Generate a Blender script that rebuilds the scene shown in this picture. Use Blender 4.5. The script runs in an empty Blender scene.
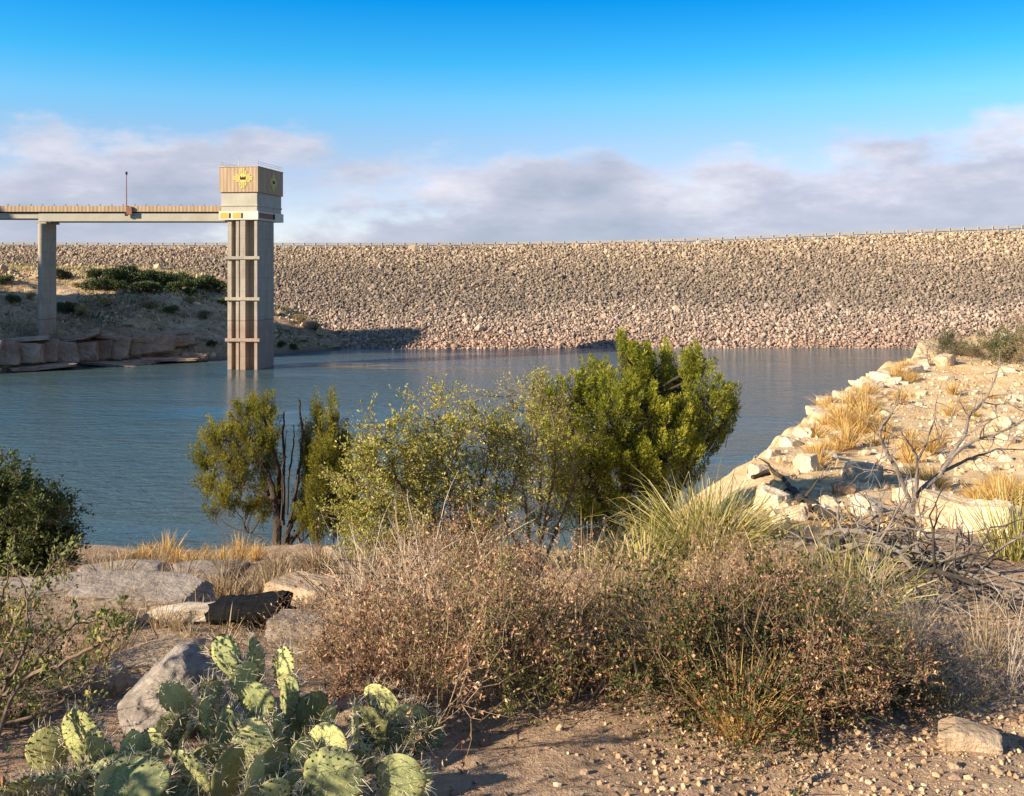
import bpy, math, random
import numpy as np
from mathutils import Vector, Matrix

random.seed(11)
rng = np.random.default_rng(11)
S = bpy.context.scene
COL = S.collection
EYE = 14.0          # camera height above the lake (m)
F = 1000.0          # focal length in pixels of the 1024 px wide frame
HY = 268.0          # image row of the horizon


def P(px, py, Y):
    return Vector(((px - 512.0) / F * Y, Y, EYE - (py - HY) / F * Y))


# ------------------------------------------------------------------ noise
def _hash(ix, iy, seed):
    h = (ix.astype(np.int64) * 374761393 + iy.astype(np.int64) * 668265263 + seed * 974634777) & 0xFFFFFFFF
    h = ((h ^ (h >> 13)) * 1274126177) & 0xFFFFFFFF
    return ((h ^ (h >> 16)) & 0xFFFF) / 65535.0


def vnoise(x, y, seed=0):
    x = np.asarray(x, float); y = np.asarray(y, float)
    ix = np.floor(x); iy = np.floor(y)
    fx = x - ix; fy = y - iy
    fx = fx * fx * (3 - 2 * fx); fy = fy * fy * (3 - 2 * fy)
    a = _hash(ix, iy, seed); b = _hash(ix + 1, iy, seed)
    c = _hash(ix, iy + 1, seed); d = _hash(ix + 1, iy + 1, seed)
    return (a * (1 - fx) + b * fx) * (1 - fy) + (c * (1 - fx) + d * fx) * fy


def fbm(x, y, seed=0, octv=4):
    s = 0; a = .5
    for i in range(octv):
        s = s + a * (vnoise(x, y, seed + i * 17) - .5)
        x = x * 2.03 + 5.1; y = y * 2.03 + 1.7; a *= .5
    return s


def sstep(a, b, x):
    t = np.clip((np.asarray(x, float) - a) / (b - a), 0, 1)
    return t * t * (3 - 2 * t)


# ------------------------------------------------------------------ mesh building
class MB:
    def __init__(self):
        self.v = []; self.f = []; self.r = []; self.n = 0

    def add(self, v, faces, rnd=None, mi=0):
        v = np.asarray(v, float).reshape(-1, 3)
        if not isinstance(faces, list) or (faces and not isinstance(faces[0], np.ndarray)):
            faces = [np.asarray(faces)]
        for f in faces:
            if f.size:
                self.f.append((np.asarray(f, np.int64) + self.n, mi))
        if rnd is None:
            rnd = np.full(len(v), .5)
        elif np.isscalar(rnd):
            rnd = np.full(len(v), rnd)
        self.r.append(np.asarray(rnd, float))
        self.v.append(v); self.n += len(v)
        return self

    def box(self, lo, hi, mi=0, M=None, taper=0.0):
        x0, y0, z0 = lo; x1, y1, z1 = hi
        v = np.array([[x0, y0, z0], [x1, y0, z0], [x1, y1, z0], [x0, y1, z0], [x0, y0, z1], [x1, y0, z1], [x1, y1, z1], [x0, y1, z1]], float)
        if M is not None:
            v = xf(v, M)
        return self.add(v, np.array([[0, 3, 2, 1], [4, 5, 6, 7], [0, 1, 5, 4], [1, 2, 6, 5], [2, 3, 7, 6], [3, 0, 4, 7]]), None, mi)

    def build(self, name, mats, parent=None, smooth=False, origin=None, bevel=0.0):
        me = bpy.data.meshes.new(name)
        v = np.concatenate(self.v) if self.v else np.zeros((0, 3))
        if origin is not None:
            v = v - np.asarray(origin, float)
        ks = [f.shape[1] for f, _ in self.f]; ns = [f.shape[0] for f, _ in self.f]
        me.vertices.add(len(v)); me.vertices.foreach_set('co', v.ravel())
        idx = np.concatenate([f.ravel() for f, _ in self.f])
        cnt = np.concatenate([np.full(n, k) for n, k in zip(ns, ks)])
        me.loops.add(len(idx)); me.loops.foreach_set('vertex_index', idx.astype(np.int32))
        me.polygons.add(len(cnt))
        st = np.concatenate([[0], np.cumsum(cnt)[:-1]])
        me.polygons.foreach_set('loop_start', st.astype(np.int32))
        mis = np.concatenate([np.full(n, mi) for n, (_, mi) in zip(ns, self.f)])
        if not isinstance(mats, (list, tuple)):
            mats = [mats]
        for m in mats:
            me.materials.append(m)
        me.polygons.foreach_set('material_index', mis.astype(np.int32))
        me.polygons.foreach_set('use_smooth', np.full(len(cnt), smooth))
        at = me.attributes.new('rnd', 'FLOAT', 'POINT')
        at.data.foreach_set('value', np.concatenate(self.r).astype(np.float32))
        me.update(calc_edges=True); me.validate()
        o = bpy.data.objects.new(name, me)
        COL.objects.link(o)
        if parent is not None:
            o.parent = parent
        elif origin is not None:
            o.location = origin
        if bevel:
            b = o.modifiers.new('bevel', 'BEVEL'); b.width = bevel; b.segments = 1; b.limit_method = 'ANGLE'
        return o


def xf(v, M):
    M = np.array(M)
    return v @ M[:3, :3].T + M[:3, 3]


def tag(o, label=None, cat=None, group=None, kind=None):
    if label: o['label'] = label
    if cat: o['category'] = cat
    if group: o['group'] = group
    if kind: o['kind'] = kind
    return o


def thing(name, label, cat, loc, group=None):
    o = bpy.data.objects.new(name, None); COL.objects.link(o)
    o.empty_display_size = .2
    o.location = loc
    return tag(o, label, cat, group)


def copy_tree(o, parent=None):
    c = o.copy(); COL.objects.link(c)
    if parent is not None: c.parent = parent
    for ch in KIDS.get(o.name, []):
        d = ch.copy(); COL.objects.link(d); d.parent = c
        for g in KIDS.get(ch.name, []):
            e = g.copy(); COL.objects.link(e); e.parent = d
    return c


KIDS = {}


def note_kids(root):
    for o in COL.objects:
        if o.parent is not None:
            KIDS.setdefault(o.parent.name, [])
            if o not in KIDS[o.parent.name]:
                KIDS[o.parent.name].append(o)


# segments -> tapered prisms (vectorised)
def seg_arrays(segs, n=3):
    P0 = np.array([s[0][:] for s in segs], float); P1 = np.array([s[1][:] for s in segs], float)
    R0 = np.array([s[2] for s in segs], float); R1 = np.array([s[3] for s in segs], float)
    D = P1 - P0; L = np.linalg.norm(D, axis=1, keepdims=True) + 1e-9; D = D / L
    A = np.where(np.abs(D[:, 2:3]) < .9, np.array([[0, 0, 1.]]), np.array([[1., 0, 0]]))
    U = np.cross(D, A); U /= np.linalg.norm(U, axis=1, keepdims=True) + 1e-9
    V = np.cross(D, U)
    N = len(P0); vs = np.zeros((N, 2 * n, 3))
    for k in range(n):
        a = 2 * math.pi * k / n
        o = math.cos(a) * U + math.sin(a) * V
        vs[:, k] = P0 + o * R0[:, None]
        vs[:, n + k] = P1 + o * R1[:, None]
    base = (np.arange(N) * 2 * n)[:, None, None]
    q = np.array([[k, (k + 1) % n, n + (k + 1) % n, n + k] for k in range(n)])[None] + base
    rnd = np.repeat(rng.random(N), 2 * n)
    return vs.reshape(-1, 3), q.reshape(-1, 4), rnd


def add_segs(mb, segs, n=3, mi=0):
    if segs:
        v, f, r = seg_arrays(segs, n)
        mb.add(v, f, r, mi)


def add_tube(mb, pts, radii, n=8, mi=0, knob=0.0, cap=True):
    pts = [Vector(p) for p in pts]; N = len(pts)
    vs = []
    up = None
    for i, p in enumerate(pts):
        d = (pts[min(i + 1, N - 1)] - pts[max(i - 1, 0)]).normalized()
        if up is None:
            up = d.orthogonal().normalized()
        up = (up - d * up.dot(d)).normalized(); w = d.cross(up)
        for k in range(n):
            a = 2 * math.pi * k / n
            rr = radii[i] * (1 + knob * (random.random() - .5))
            vs.append(p + up * math.cos(a) * rr + w * math.sin(a) * rr)
    q = [[i * n + k, i * n + (k + 1) % n, (i + 1) * n + (k + 1) % n, (i + 1) * n + k] for i in range(N - 1) for k in range(n)]
    fs = [np.array(q)]
    if cap:
        fs += [np.array([[k for k in range(n)][::-1]]), np.array([[(N - 1) * n + k for k in range(n)]])]
    mb.add(np.array([v[:] for v in vs]), fs, random.random(), mi)


def smooth_path(pts, sub=4, jit=0.0):
    """Catmull-Rom through pts"""
    pts = [Vector(p) for p in pts]
    out = []
    for i in range(len(pts) - 1):
        p0 = pts[max(i - 1, 0)]; p1 = pts[i]; p2 = pts[i + 1]; p3 = pts[min(i + 2, len(pts) - 1)]
        for s in range(sub):
            t = s / sub
            q = .5 * ((2 * p1) + (p2 - p0) * t + (2 * p0 - 5 * p1 + 4 * p2 - p3) * t * t + (3 * p1 - p0 - 3 * p2 + p3) * t ** 3)
            if jit and (i or s):
                q = q + rv() * jit
            out.append(q)
    out.append(pts[-1])
    return out


def rv():
    while True:
        v = Vector((random.uniform(-1, 1), random.uniform(-1, 1), random.uniform(-1, 1)))
        if .05 < v.length < 1:
            return v.normalized()


def unit(a):
    return a / (np.linalg.norm(a, axis=1, keepdims=True) + 1e-9)


def add_leaves(mb, C, D, L, W, mi=0, rnd=None, flat=None, fold=.25):
    """diamond leaves: base C, direction D, length L, width W (arrays)"""
    C = np.asarray(C, float); D = unit(np.asarray(D, float)); N = len(C)
    L = np.broadcast_to(np.asarray(L, float), (N,))[:, None]; W = np.broadcast_to(np.asarray(W, float), (N,))[:, None]
    R = unit(rng.normal(size=(N, 3))) if flat is None else unit(np.asarray(flat, float) + rng.normal(size=(N, 3)) * .35)
    U = unit(np.cross(D, R)); V = np.cross(U, D)
    v = np.zeros((N, 4, 3))
    v[:, 0] = C; v[:, 1] = C + D * L * .5 + U * W * .5 + V * W * fold
    v[:, 2] = C + D * L; v[:, 3] = C + D * L * .5 - U * W * .5 + V * W * fold
    q = np.array([0, 1, 2, 3])[None] + (np.arange(N) * 4)[:, None]
    if rnd is None: rnd = rng.random(N)
    mb.add(v.reshape(-1, 3), q, np.repeat(rnd, 4), mi)


def add_blades(mb, B, D, L, W, droop=.5, mi=0, rnd=None):
    """grass blades: base B, start direction D, length L, width W, drooping"""
    B = np.asarray(B, float); D = unit(np.asarray(D, float)); N = len(B)
    L = np.broadcast_to(np.asarray(L, float), (N,))[:, None]; W = np.broadcast_to(np.asarray(W, float), (N,))[:, None]
    dr = np.broadcast_to(np.asarray(droop, float), (N,))[:, None]
    side = unit(np.cross(D, rng.normal(size=(N, 3))))
    Z = np.array([[0, 0, 1.]])
    D1 = unit(D - Z * dr * .35); D2 = unit(D - Z * dr)
    M1 = B + D * L * .4; M2 = M1 + D1 * L * .33; T = M2 + D2 * L * .27
    v = np.zeros((N, 7, 3))
    v[:, 0] = B - side * W * .5; v[:, 1] = B + side * W * .5
    v[:, 2] = M1 - side * W * .45; v[:, 3] = M1 + side * W * .45
    v[:, 4] = M2 - side * W * .3; v[:, 5] = M2 + side * W * .3; v[:, 6] = T
    o = (np.arange(N) * 7)[:, None]
    q = np.concatenate([np.array([[0, 1, 3, 2]]) + o, np.array([[2, 3, 5, 4]]) + o])
    t = np.array([[4, 5, 6]]) + o
    if rnd is None: rnd = rng.random(N)
    mb.add(v.reshape(-1, 3), [q, t], np.repeat(rnd, 7), mi)


# icosphere templates
def ico(sub):
    import bmesh
    bm = bmesh.new(); bmesh.ops.create_icosphere(bm, subdivisions=sub, radius=1.0)
    v = np.array([p.co[:] for p in bm.verts]); f = np.array([[q.index for q in t.verts] for t in bm.faces])
    bm.free(); return v, f


ICO = {k: ico(k) for k in (1, 2, 3, 4, 5)}


def rock_shape(sub, nplanes=12, lo=.6, hi=.95, blocky=0.0, rough=.03, r=None):
    """angular rock: a ball cut by random planes; blocky adds a box's six planes"""
    r = r or rng
    v, f = ICO[sub]
    n = unit(r.normal(size=(nplanes, 3))); d = r.uniform(lo, hi, nplanes)
    if blocky:
        bx = np.array([[1, 0, 0], [-1, 0, 0], [0, 1, 0], [0, -1, 0], [0, 0, 1], [0, 0, -1.]]) + r.normal(size=(6, 3)) * .10
        n = np.concatenate([n, unit(bx)]); d = np.concatenate([d + (1.05 - lo) * .55 * blocky, np.full(6, .72) + r.normal(size=6) * .03])
    dots = v @ n.T
    rad = np.where(dots > 1e-3, d / np.maximum(dots, 1e-3), 9).min(axis=1)
    rad = np.minimum(rad, 1.25 if blocky else 1.0)
    if rough:
        w = v * 2.2 + r.uniform(0, 30, 3)
        rad = rad * (1 + rough * 2 * (fbm(w[:, 0] + w[:, 2], w[:, 1] - w[:, 2] * .7, 3, 4)) + rough * 1.2 * fbm(w[:, 0] * 4, (w[:, 1] + w[:, 2]) * 4, 9, 3))
    return v * rad[:, None], f


# ------------------------------------------------------------------ materials
def newmat(name):
    m = bpy.data.materials.new(name); m.use_nodes = True
    nt = m.node_tree; nt.nodes.clear()
    out = nt.nodes.new('ShaderNodeOutputMaterial')
    return m, nt, out


def ramp(nt, fac, cols):
    n = nt.nodes.new('ShaderNodeValToRGB'); e = n.color_ramp.elements
    while len(e) < len(cols): e.new(.5)
    for i, (p, c) in enumerate(cols):
        e[i].position = p; e[i].color = (*c, 1)
    nt.links.new(fac, n.inputs['Fac'])
    return n.outputs['Color']


def coords(nt, kind, stretch=(1, 1, 1)):
    if kind == 'pos':
        o = nt.nodes.new('ShaderNodeNewGeometry').outputs['Position']
    else:
        o = nt.nodes.new('ShaderNodeTexCoord').outputs['Object']
    mp = nt.nodes.new('ShaderNodeMapping'); mp.inputs['Scale'].default_value = stretch
    nt.links.new(o, mp.inputs['Vector'])
    return mp.outputs['Vector']


def noise_node(nt, vec, scale, detail=6, rough=.6, dist=0):
    n = nt.nodes.new('ShaderNodeTexNoise'); n.inputs['Scale'].default_value = scale
    n.inputs['Detail'].default_value = detail; n.inputs['Roughness'].default_value = rough
    n.inputs['Distortion'].default_value = dist
    nt.links.new(vec, n.inputs['Vector'])
    return n.outputs['Fac']


def math_node(nt, op, a, b=None, c=None, clamp=False):
    n = nt.nodes.new('ShaderNodeMath'); n.operation = op; n.use_clamp = clamp
    for i, x in enumerate((a, b, c)):
        if x is None: continue
        if isinstance(x, (int, float)): n.inputs[i].default_value = x
        else: nt.links.new(x, n.inputs[i])
    return n.outputs[0]


def mixc(nt, fac, a, b, mode='MIX'):
    n = nt.nodes.new('ShaderNodeMix'); n.data_type = 'RGBA'; n.blend_type = mode
    if isinstance(fac, (int, float)): n.inputs[0].default_value = fac
    else: nt.links.new(fac, n.inputs[0])
    for i, x in ((6, a), (7, b)):
        if isinstance(x, tuple): n.inputs[i].default_value = (*x, 1)
        else: nt.links.new(x, n.inputs[i])
    return n.outputs[2]


def attr(nt, name='rnd'):
    n = nt.nodes.new('ShaderNodeAttribute'); n.attribute_name = name
    return n.outputs['Fac']


def principled(nt, out, col, rough=.9, spec=.2, bump=None, bump_d=.02, metal=0):
    b = nt.nodes.new('ShaderNodeBsdfPrincipled')
    if isinstance(col, tuple): b.inputs['Base Color'].default_value = (*col, 1)
    else: nt.links.new(col, b.inputs['Base Color'])
    b.inputs['Roughness'].default_value = rough
    b.inputs['Specular IOR Level'].default_value = spec
    b.inputs['Metallic'].default_value = metal
    if bump is not None:
        bn = nt.nodes.new('ShaderNodeBump'); bn.inputs['Strength'].default_value = 1.0
        bn.inputs['Distance'].default_value = bump_d
        nt.links.new(bump, bn.inputs['Height']); nt.links.new(bn.outputs['Normal'], b.inputs['Normal'])
    nt.links.new(b.outputs[0], out.inputs['Surface'])
    return b


def noise_mat(name, cols, scale, detail=7, rough=.9, bump=0.0, bscale=None, kind='obj', stretch=(1, 1, 1), spec=.15, fine=.35, objvar=0.0):
    m, nt, out = newmat(name)
    v = coords(nt, kind, stretch)
    a = noise_node(nt, v, scale, detail, .62)
    b = noise_node(nt, v, scale * 9, 4, .7)
    f = math_node(nt, 'ADD', math_node(nt, 'MULTIPLY', a, 1 - fine), math_node(nt, 'MULTIPLY', b, fine))
    if objvar:
        oi = nt.nodes.new('ShaderNodeObjectInfo')
        f = math_node(nt, 'ADD', f, math_node(nt, 'MULTIPLY', math_node(nt, 'SUBTRACT', oi.outputs['Random'], .5), objvar))
    c = ramp(nt, f, cols)
    h = None
    if bump:
        h = noise_node(nt, v, bscale or scale * 4, 8, .65)
    principled(nt, out, c, rough, spec, h, bump)
    return m


def leaf_mat(name, cols, transl=.3, rough=.6, objvar=0.0):
    m, nt, out = newmat(name)
    f = attr(nt)
    if objvar:
        oi = nt.nodes.new('ShaderNodeObjectInfo')
        f = math_node(nt, 'ADD', f, math_node(nt, 'MULTIPLY', math_node(nt, 'SUBTRACT', oi.outputs['Random'], .5), objvar))
    c = ramp(nt, f, cols)
    d = nt.nodes.new('ShaderNodeBsdfPrincipled'); nt.links.new(c, d.inputs['Base Color'])
    d.inputs['Roughness'].default_value = rough; d.inputs['Specular IOR Level'].default_value = .25
    t = nt.nodes.new('ShaderNodeBsdfTranslucent'); nt.links.new(c, t.inputs['Color'])
    mx = nt.nodes.new('ShaderNodeMixShader'); mx.inputs[0].default_value = transl
    nt.links.new(d.outputs[0], mx.inputs[1]); nt.links.new(t.outputs[0], mx.inputs[2])
    nt.links.new(mx.outputs[0], out.inputs['Surface'])
    return m


M = {}
M['bark'] = noise_mat('juniper_bark', [(.3, (.03, .022, .017)), (.55, (.075, .056, .043)), (.75, (.15, .12, .095))], 6, bump=.02, stretch=(4, 4, .5))
M['twig'] = noise_mat('twig', [(.3, (.10, .066, .044)), (.7, (.27, .19, .13))], 12)
M['warm_twig'] = noise_mat('warm_twig', [(.3, (.22, .13, .08)), (.7, (.48, .34, .22))], 10)
M['pale_twig'] = noise_mat('pale_twig', [(.3, (.26, .20, .15)), (.7, (.56, .46, .36))], 10)
M['dead_wood'] = noise_mat('dead_wood', [(.25, (.08, .062, .05)), (.5, (.20, .165, .135)), (.75, (.36, .31, .26))], 7, bump=.008, stretch=(3, 3, 1))
M['dark_wood'] = noise_mat('dark_wood', [(.3, (.025, .02, .017)), (.6, (.075, .06, .05)), (.8, (.2, .165, .14))], 5, bump=.02)
M['juniper'] = leaf_mat('juniper_leaves', [(0, (.065, .072, .010)), (.4, (.20, .215, .02)), (.75, (.40, .375, .035)), (1, (.54, .45, .08))], .36)
M['juniper2'] = leaf_mat('juniper_leaves_dull', [(0, (.05, .058, .009)), (.45, (.19, .18, .02)), (.8, (.35, .305, .03)), (1, (.44, .35, .06))], .36)
M['sumac'] = leaf_mat('sumac_leaves', [(0, (.13, .14, .02)), (.45, (.36, .34, .06)), (.8, (.60, .53, .14)), (1, (.62, .46, .2))], .35)
M['scrub'] = leaf_mat('dry_scrub_leaves', [(0, (.06, .032, .018)), (.28, (.22, .10, .05)), (.52, (.46, .265, .14)), (.74, (.68, .48, .29)), (.86, (.34, .31, .10)), (1, (.22, .24, .06))], .25, objvar=.2)
M['scrub_green'] = leaf_mat('green_scrub_leaves', [(0, (.018, .028, .010)), (.4, (.07, .095, .02)), (.55, (.16, .12, .035)), (.72, (.34, .15, .07)), (.9, (.52, .34, .17)), (1, (.56, .50, .17))], .25, objvar=.2)
M['dark_leaf'] = leaf_mat('dark_green_leaves', [(0, (.025, .038, .012)), (.5, (.07, .095, .022)), (1, (.17, .17, .04))], .25)
M['branch_leaf'] = leaf_mat('olive_leaves', [(0, (.06, .08, .02)), (.5, (.19, .20, .05)), (.85, (.44, .37, .12)), (1, (.40, .22, .09))], .3)
M['gold_grass'] = leaf_mat('golden_grass', [(0, (.40, .23, .07)), (.5, (.62, .39, .12)), (1, (.72, .54, .24))], .35)
M['dry_grass'] = leaf_mat('dry_grass_blades', [(0, (.20, .13, .07)), (.5, (.38, .27, .15)), (1, (.55, .43, .27))], .3)
M['yucca'] = leaf_mat('beargrass_blades', [(0, (.12, .12, .025)), (.42, (.28, .255, .05)), (.75, (.54, .43, .14)), (1, (.62, .50, .27))], .25)
M['far_leaf'] = leaf_mat('far_bush_leaves', [(0, (.025, .040, .016)), (.5, (.065, .088, .03)), (1, (.13, .15, .05))], .15, objvar=.4)
M['far_dry'] = leaf_mat('far_dry_leaves', [(0, (.16, .11, .06)), (.5, (.34, .26, .12)), (1, (.52, .42, .20))], .15, objvar=.6)
M['litter'] = leaf_mat('leaf_litter', [(0, (.08, .045, .028)), (.5, (.20, .12, .07)), (1, (.36, .25, .16))], .1)

# ground: tan soil, redder patches, pale sand on the headland
m, nt, out = newmat('soil'); M['soil'] = m
v = coords(nt, 'pos')
n1 = noise_node(nt, v, .9, 8, .65); n2 = noise_node(nt, v, 14, 6, .7); n3 = noise_node(nt, v, 70, 4, .7)
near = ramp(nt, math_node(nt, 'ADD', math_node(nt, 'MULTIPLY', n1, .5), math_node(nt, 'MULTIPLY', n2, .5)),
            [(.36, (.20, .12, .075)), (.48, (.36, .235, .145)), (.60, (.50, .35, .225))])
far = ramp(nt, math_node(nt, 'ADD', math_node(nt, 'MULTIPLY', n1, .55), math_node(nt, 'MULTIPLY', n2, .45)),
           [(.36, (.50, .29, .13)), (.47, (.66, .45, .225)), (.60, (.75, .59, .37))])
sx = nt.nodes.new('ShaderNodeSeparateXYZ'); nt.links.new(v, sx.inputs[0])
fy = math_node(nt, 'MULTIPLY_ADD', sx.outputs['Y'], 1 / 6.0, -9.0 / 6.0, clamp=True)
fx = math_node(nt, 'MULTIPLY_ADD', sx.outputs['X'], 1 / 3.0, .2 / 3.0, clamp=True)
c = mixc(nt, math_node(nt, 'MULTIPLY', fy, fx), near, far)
c = mixc(nt, math_node(nt, 'MULTIPLY', n3, .5), c, mixc(nt, .5, c, (.6, .45, .32)))
hh = math_node(nt, 'ADD', math_node(nt, 'MULTIPLY', n2, .7), math_node(nt, 'MULTIPLY', n3, .3))
principled(nt, out, c, .95, .1, hh, .05)

m, nt, out = newmat('hillside_soil'); M['hill'] = m
v = coords(nt, 'pos')
n1 = noise_node(nt, v, .07, 8, .65); n2 = noise_node(nt, v, .9, 6, .7)
c = ramp(nt, math_node(nt, 'ADD', math_node(nt, 'MULTIPLY', n1, .5), math_node(nt, 'MULTIPLY', n2, .5)),
         [(.36, (.14, .085, .05)), (.44, (.28, .18, .105)), (.52, (.42, .29, .17)), (.60, (.56, .42, .27))])
sx = nt.nodes.new('ShaderNodeSeparateXYZ'); nt.links.new(v, sx.inputs[0])
wet = math_node(nt, 'MULTIPLY_ADD', sx.outputs['Z'], -1 / .9, 1.0, clamp=True)
c = mixc(nt, wet, c, (.15, .095, .07))
up = math_node(nt, 'MULTIPLY_ADD', sx.outputs['Z'], 1 / 3.0, -10.5 / 3.0, clamp=True)
c = mixc(nt, math_node(nt, 'MULTIPLY', up, .6), c, (.56, .43, .25))
principled(nt, out, c, .95, .1, n2, .6)

# riprap: per-rock tone, paler and pinker towards the water (bleached zone), greyer in the middle
m, nt, out = newmat('riprap_stone'); M['riprap'] = m
v = coords(nt, 'pos')
sx = nt.nodes.new('ShaderNodeSeparateXYZ'); nt.links.new(v, sx.inputs[0])
big = noise_node(nt, v, .05, 6, .7)
zz = math_node(nt, 'ADD', sx.outputs['Z'], math_node(nt, 'MULTIPLY', math_node(nt, 'SUBTRACT', big, .5), 12.0))
fz = math_node(nt, 'DIVIDE', zz, 22.0, clamp=True)
zone = ramp(nt, fz, [(0, (.34, .23, .175)), (.10, (.36, .265, .21)), (.24, (.345, .27, .215)), (.36, (.225, .18, .145)), (.62, (.25, .197, .15)), (.82, (.335, .258, .187)), (1, (.38, .295, .205))])
tone = ramp(nt, attr(nt), [(0, (.55, .53, .51)), (.25, (.82, .80, .78)), (.6, (1.0, .98, .95)), (.9, (1.3, 1.25, 1.15)), (1, (1.6, 1.52, 1.4))])
principled(nt, out, mixc(nt, 1.0, zone, tone, 'MULTIPLY'), .95, .1)
M['dam_core'] = noise_mat('dam_fill', [(.3, (.17, .13, .10)), (.7, (.29, .23, .18))], .6, kind='pos')

# water
m, nt, out = newmat('lake_water'); M['water'] = m
v = coords(nt, 'pos', (.55, 1, 1))
w1 = noise_node(nt, v, .9, 4, .6, .4); w2 = noise_node(nt, v, 3.2, 3, .6, .3); w3 = noise_node(nt, coords(nt, 'pos', (.25, 1, 1)), .06, 4, .6)
hh = math_node(nt, 'MULTIPLY', math_node(nt, 'ADD', math_node(nt, 'MULTIPLY', w1, .75), math_node(nt, 'MULTIPLY', w2, .25)), math_node(nt, 'MULTIPLY_ADD', w3, 4.2, -1.2, clamp=True))
c = ramp(nt, w3, [(.35, (.054, .090, .098)), (.65, (.070, .108, .110))])
b = principled(nt, out, c, .10, .5, hh, .36)
b.inputs['IOR'].default_value = 1.33

# concrete of the tower, with a stained lower part
m, nt, out = newmat('tower_concrete'); M['concrete'] = m
v = coords(nt, 'pos')
n1 = noise_node(nt, v, .5, 7, .65); n2 = noise_node(nt, coords(nt, 'pos', (1, 1, .12)), 2.2, 5, .7)
f = math_node(nt, 'ADD', math_node(nt, 'MULTIPLY', n1, .5), math_node(nt, 'MULTIPLY', n2, .5))
c = ramp(nt, f, [(.35, (.26, .225, .18)), (.5, (.335, .285, .225)), (.65, (.40, .345, .275))])
sx = nt.nodes.new('ShaderNodeSeparateXYZ'); nt.links.new(v, sx.inputs[0])
low = math_node(nt, 'MULTIPLY_ADD', math_node(nt, 'ADD', sx.outputs['Z'], math_node(nt, 'MULTIPLY', n1, .5)), -1 / 1.6, 7.6 / 1.6, clamp=True)
c = mixc(nt, math_node(nt, 'MULTIPLY', low, .6), c, ramp(nt, f, [(.35, (.25, .15, .11)), (.65, (.36, .24, .18))]))
mk = math_node(nt, 'COMPARE', sx.outputs['Z'], 6.75, .10)
c = mixc(nt, math_node(nt, 'MULTIPLY', mk, .5), c, (.12, .08, .06))
jz = math_node(nt, 'FRACT', math_node(nt, 'DIVIDE', sx.outputs['Z'], 1.8))
jl = math_node(nt, 'LESS_THAN', jz, .035)
c = mixc(nt, math_node(nt, 'MULTIPLY', jl, .35), c, (.12, .10, .085))
st_ = noise_node(nt, coords(nt, 'pos', (1, 1, .05)), 3.5, 4, .7)
c = mixc(nt, math_node(nt, 'MULTIPLY', math_node(nt, 'GREATER_THAN', st_, .58), .28), c, (.14, .115, .09))
principled(nt, out, c, .9, .2, n2, .02)

m, nt, out = newmat('ribbed_cladding'); M['clad'] = m
v = coords(nt, 'obj')
sx = nt.nodes.new('ShaderNodeSeparateXYZ'); nt.links.new(v, sx.inputs[0])
wv = math_node(nt, 'SINE', math_node(nt, 'MULTIPLY', math_node(nt, 'ADD', sx.outputs['X'], sx.outputs['Y']), 12.0))
n1 = noise_node(nt, coords(nt, 'obj', (1, 1, .15)), 1.5, 5, .65)
c = ramp(nt, n1, [(.3, (.31, .21, .13)), (.5, (.385, .27, .168)), (.7, (.46, .34, .22))])
principled(nt, out, c, .8, .2, wv, .012)

M['pale_conc'] = noise_mat('pale_concrete', [(.3, (.34, .305, .24)), (.7, (.46, .42, .335))], .5, kind='pos', rough=.85, bump=.01)
M['white_band'] = noise_mat('white_painted_band', [(.3, (.52, .47, .38)), (.7, (.66, .61, .51))], .8, kind='pos')
M['steel'] = noise_mat('galvanised_steel', [(.3, (.38, .37, .35)), (.7, (.52, .50, .47))], 3, rough=.5)
M['rust'] = noise_mat('rusty_steel', [(.3, (.16, .07, .05)), (.7, (.30, .15, .10))], 3, rough=.7)
M['gold'] = noise_mat('gold_paint', [(.3, (.50, .37, .10)), (.7, (.64, .50, .17))], 1.5, rough=.5)
M['ochre'] = noise_mat('ochre_panel', [(.3, (.42, .28, .06)), (.7, (.60, .42, .12))], 2.5, rough=.6)
M['dark'] = noise_mat('dark_opening', [(.3, (.015, .015, .018)), (.7, (.04, .038, .036))], 2)
M['asphalt'] = noise_mat('crest_road', [(.3, (.10, .09, .08)), (.7, (.18, .16, .14))], 1, kind='pos')
M['rail'] = noise_mat('rail_steel', [(.3, (.24, .22, .20)), (.7, (.34, .31, .28))], 1)

# stone kinds
ST = {}
ST['pale'] = noise_mat('pale_caprock', [(.34, (.28, .18, .10)), (.44, (.52, .38, .245)), (.57, (.64, .52, .37)), (.72, (.74, .65, .52))], 2.2, bump=.04, bscale=6, objvar=.12)
ST['grey'] = noise_mat('grey_sandstone', [(.3, (.13, .095, .072)), (.45, (.27, .215, .17)), (.6, (.37, .30, .235)), (.75, (.50, .41, .31))], 2.6, bump=.045, bscale=7, stretch=(1, 1, 3), objvar=.12)
ST['tan'] = noise_mat('tan_sandstone', [(.3, (.24, .155, .09)), (.5, (.40, .28, .175)), (.7, (.54, .41, .28))], 3, bump=.04, bscale=8, objvar=.15)
ST['red'] = noise_mat('red_sandstone', [(.3, (.19, .115, .08)), (.5, (.35, .235, .17)), (.7, (.50, .36, .265))], .8, bump=.1, bscale=2.5, objvar=.15)

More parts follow.
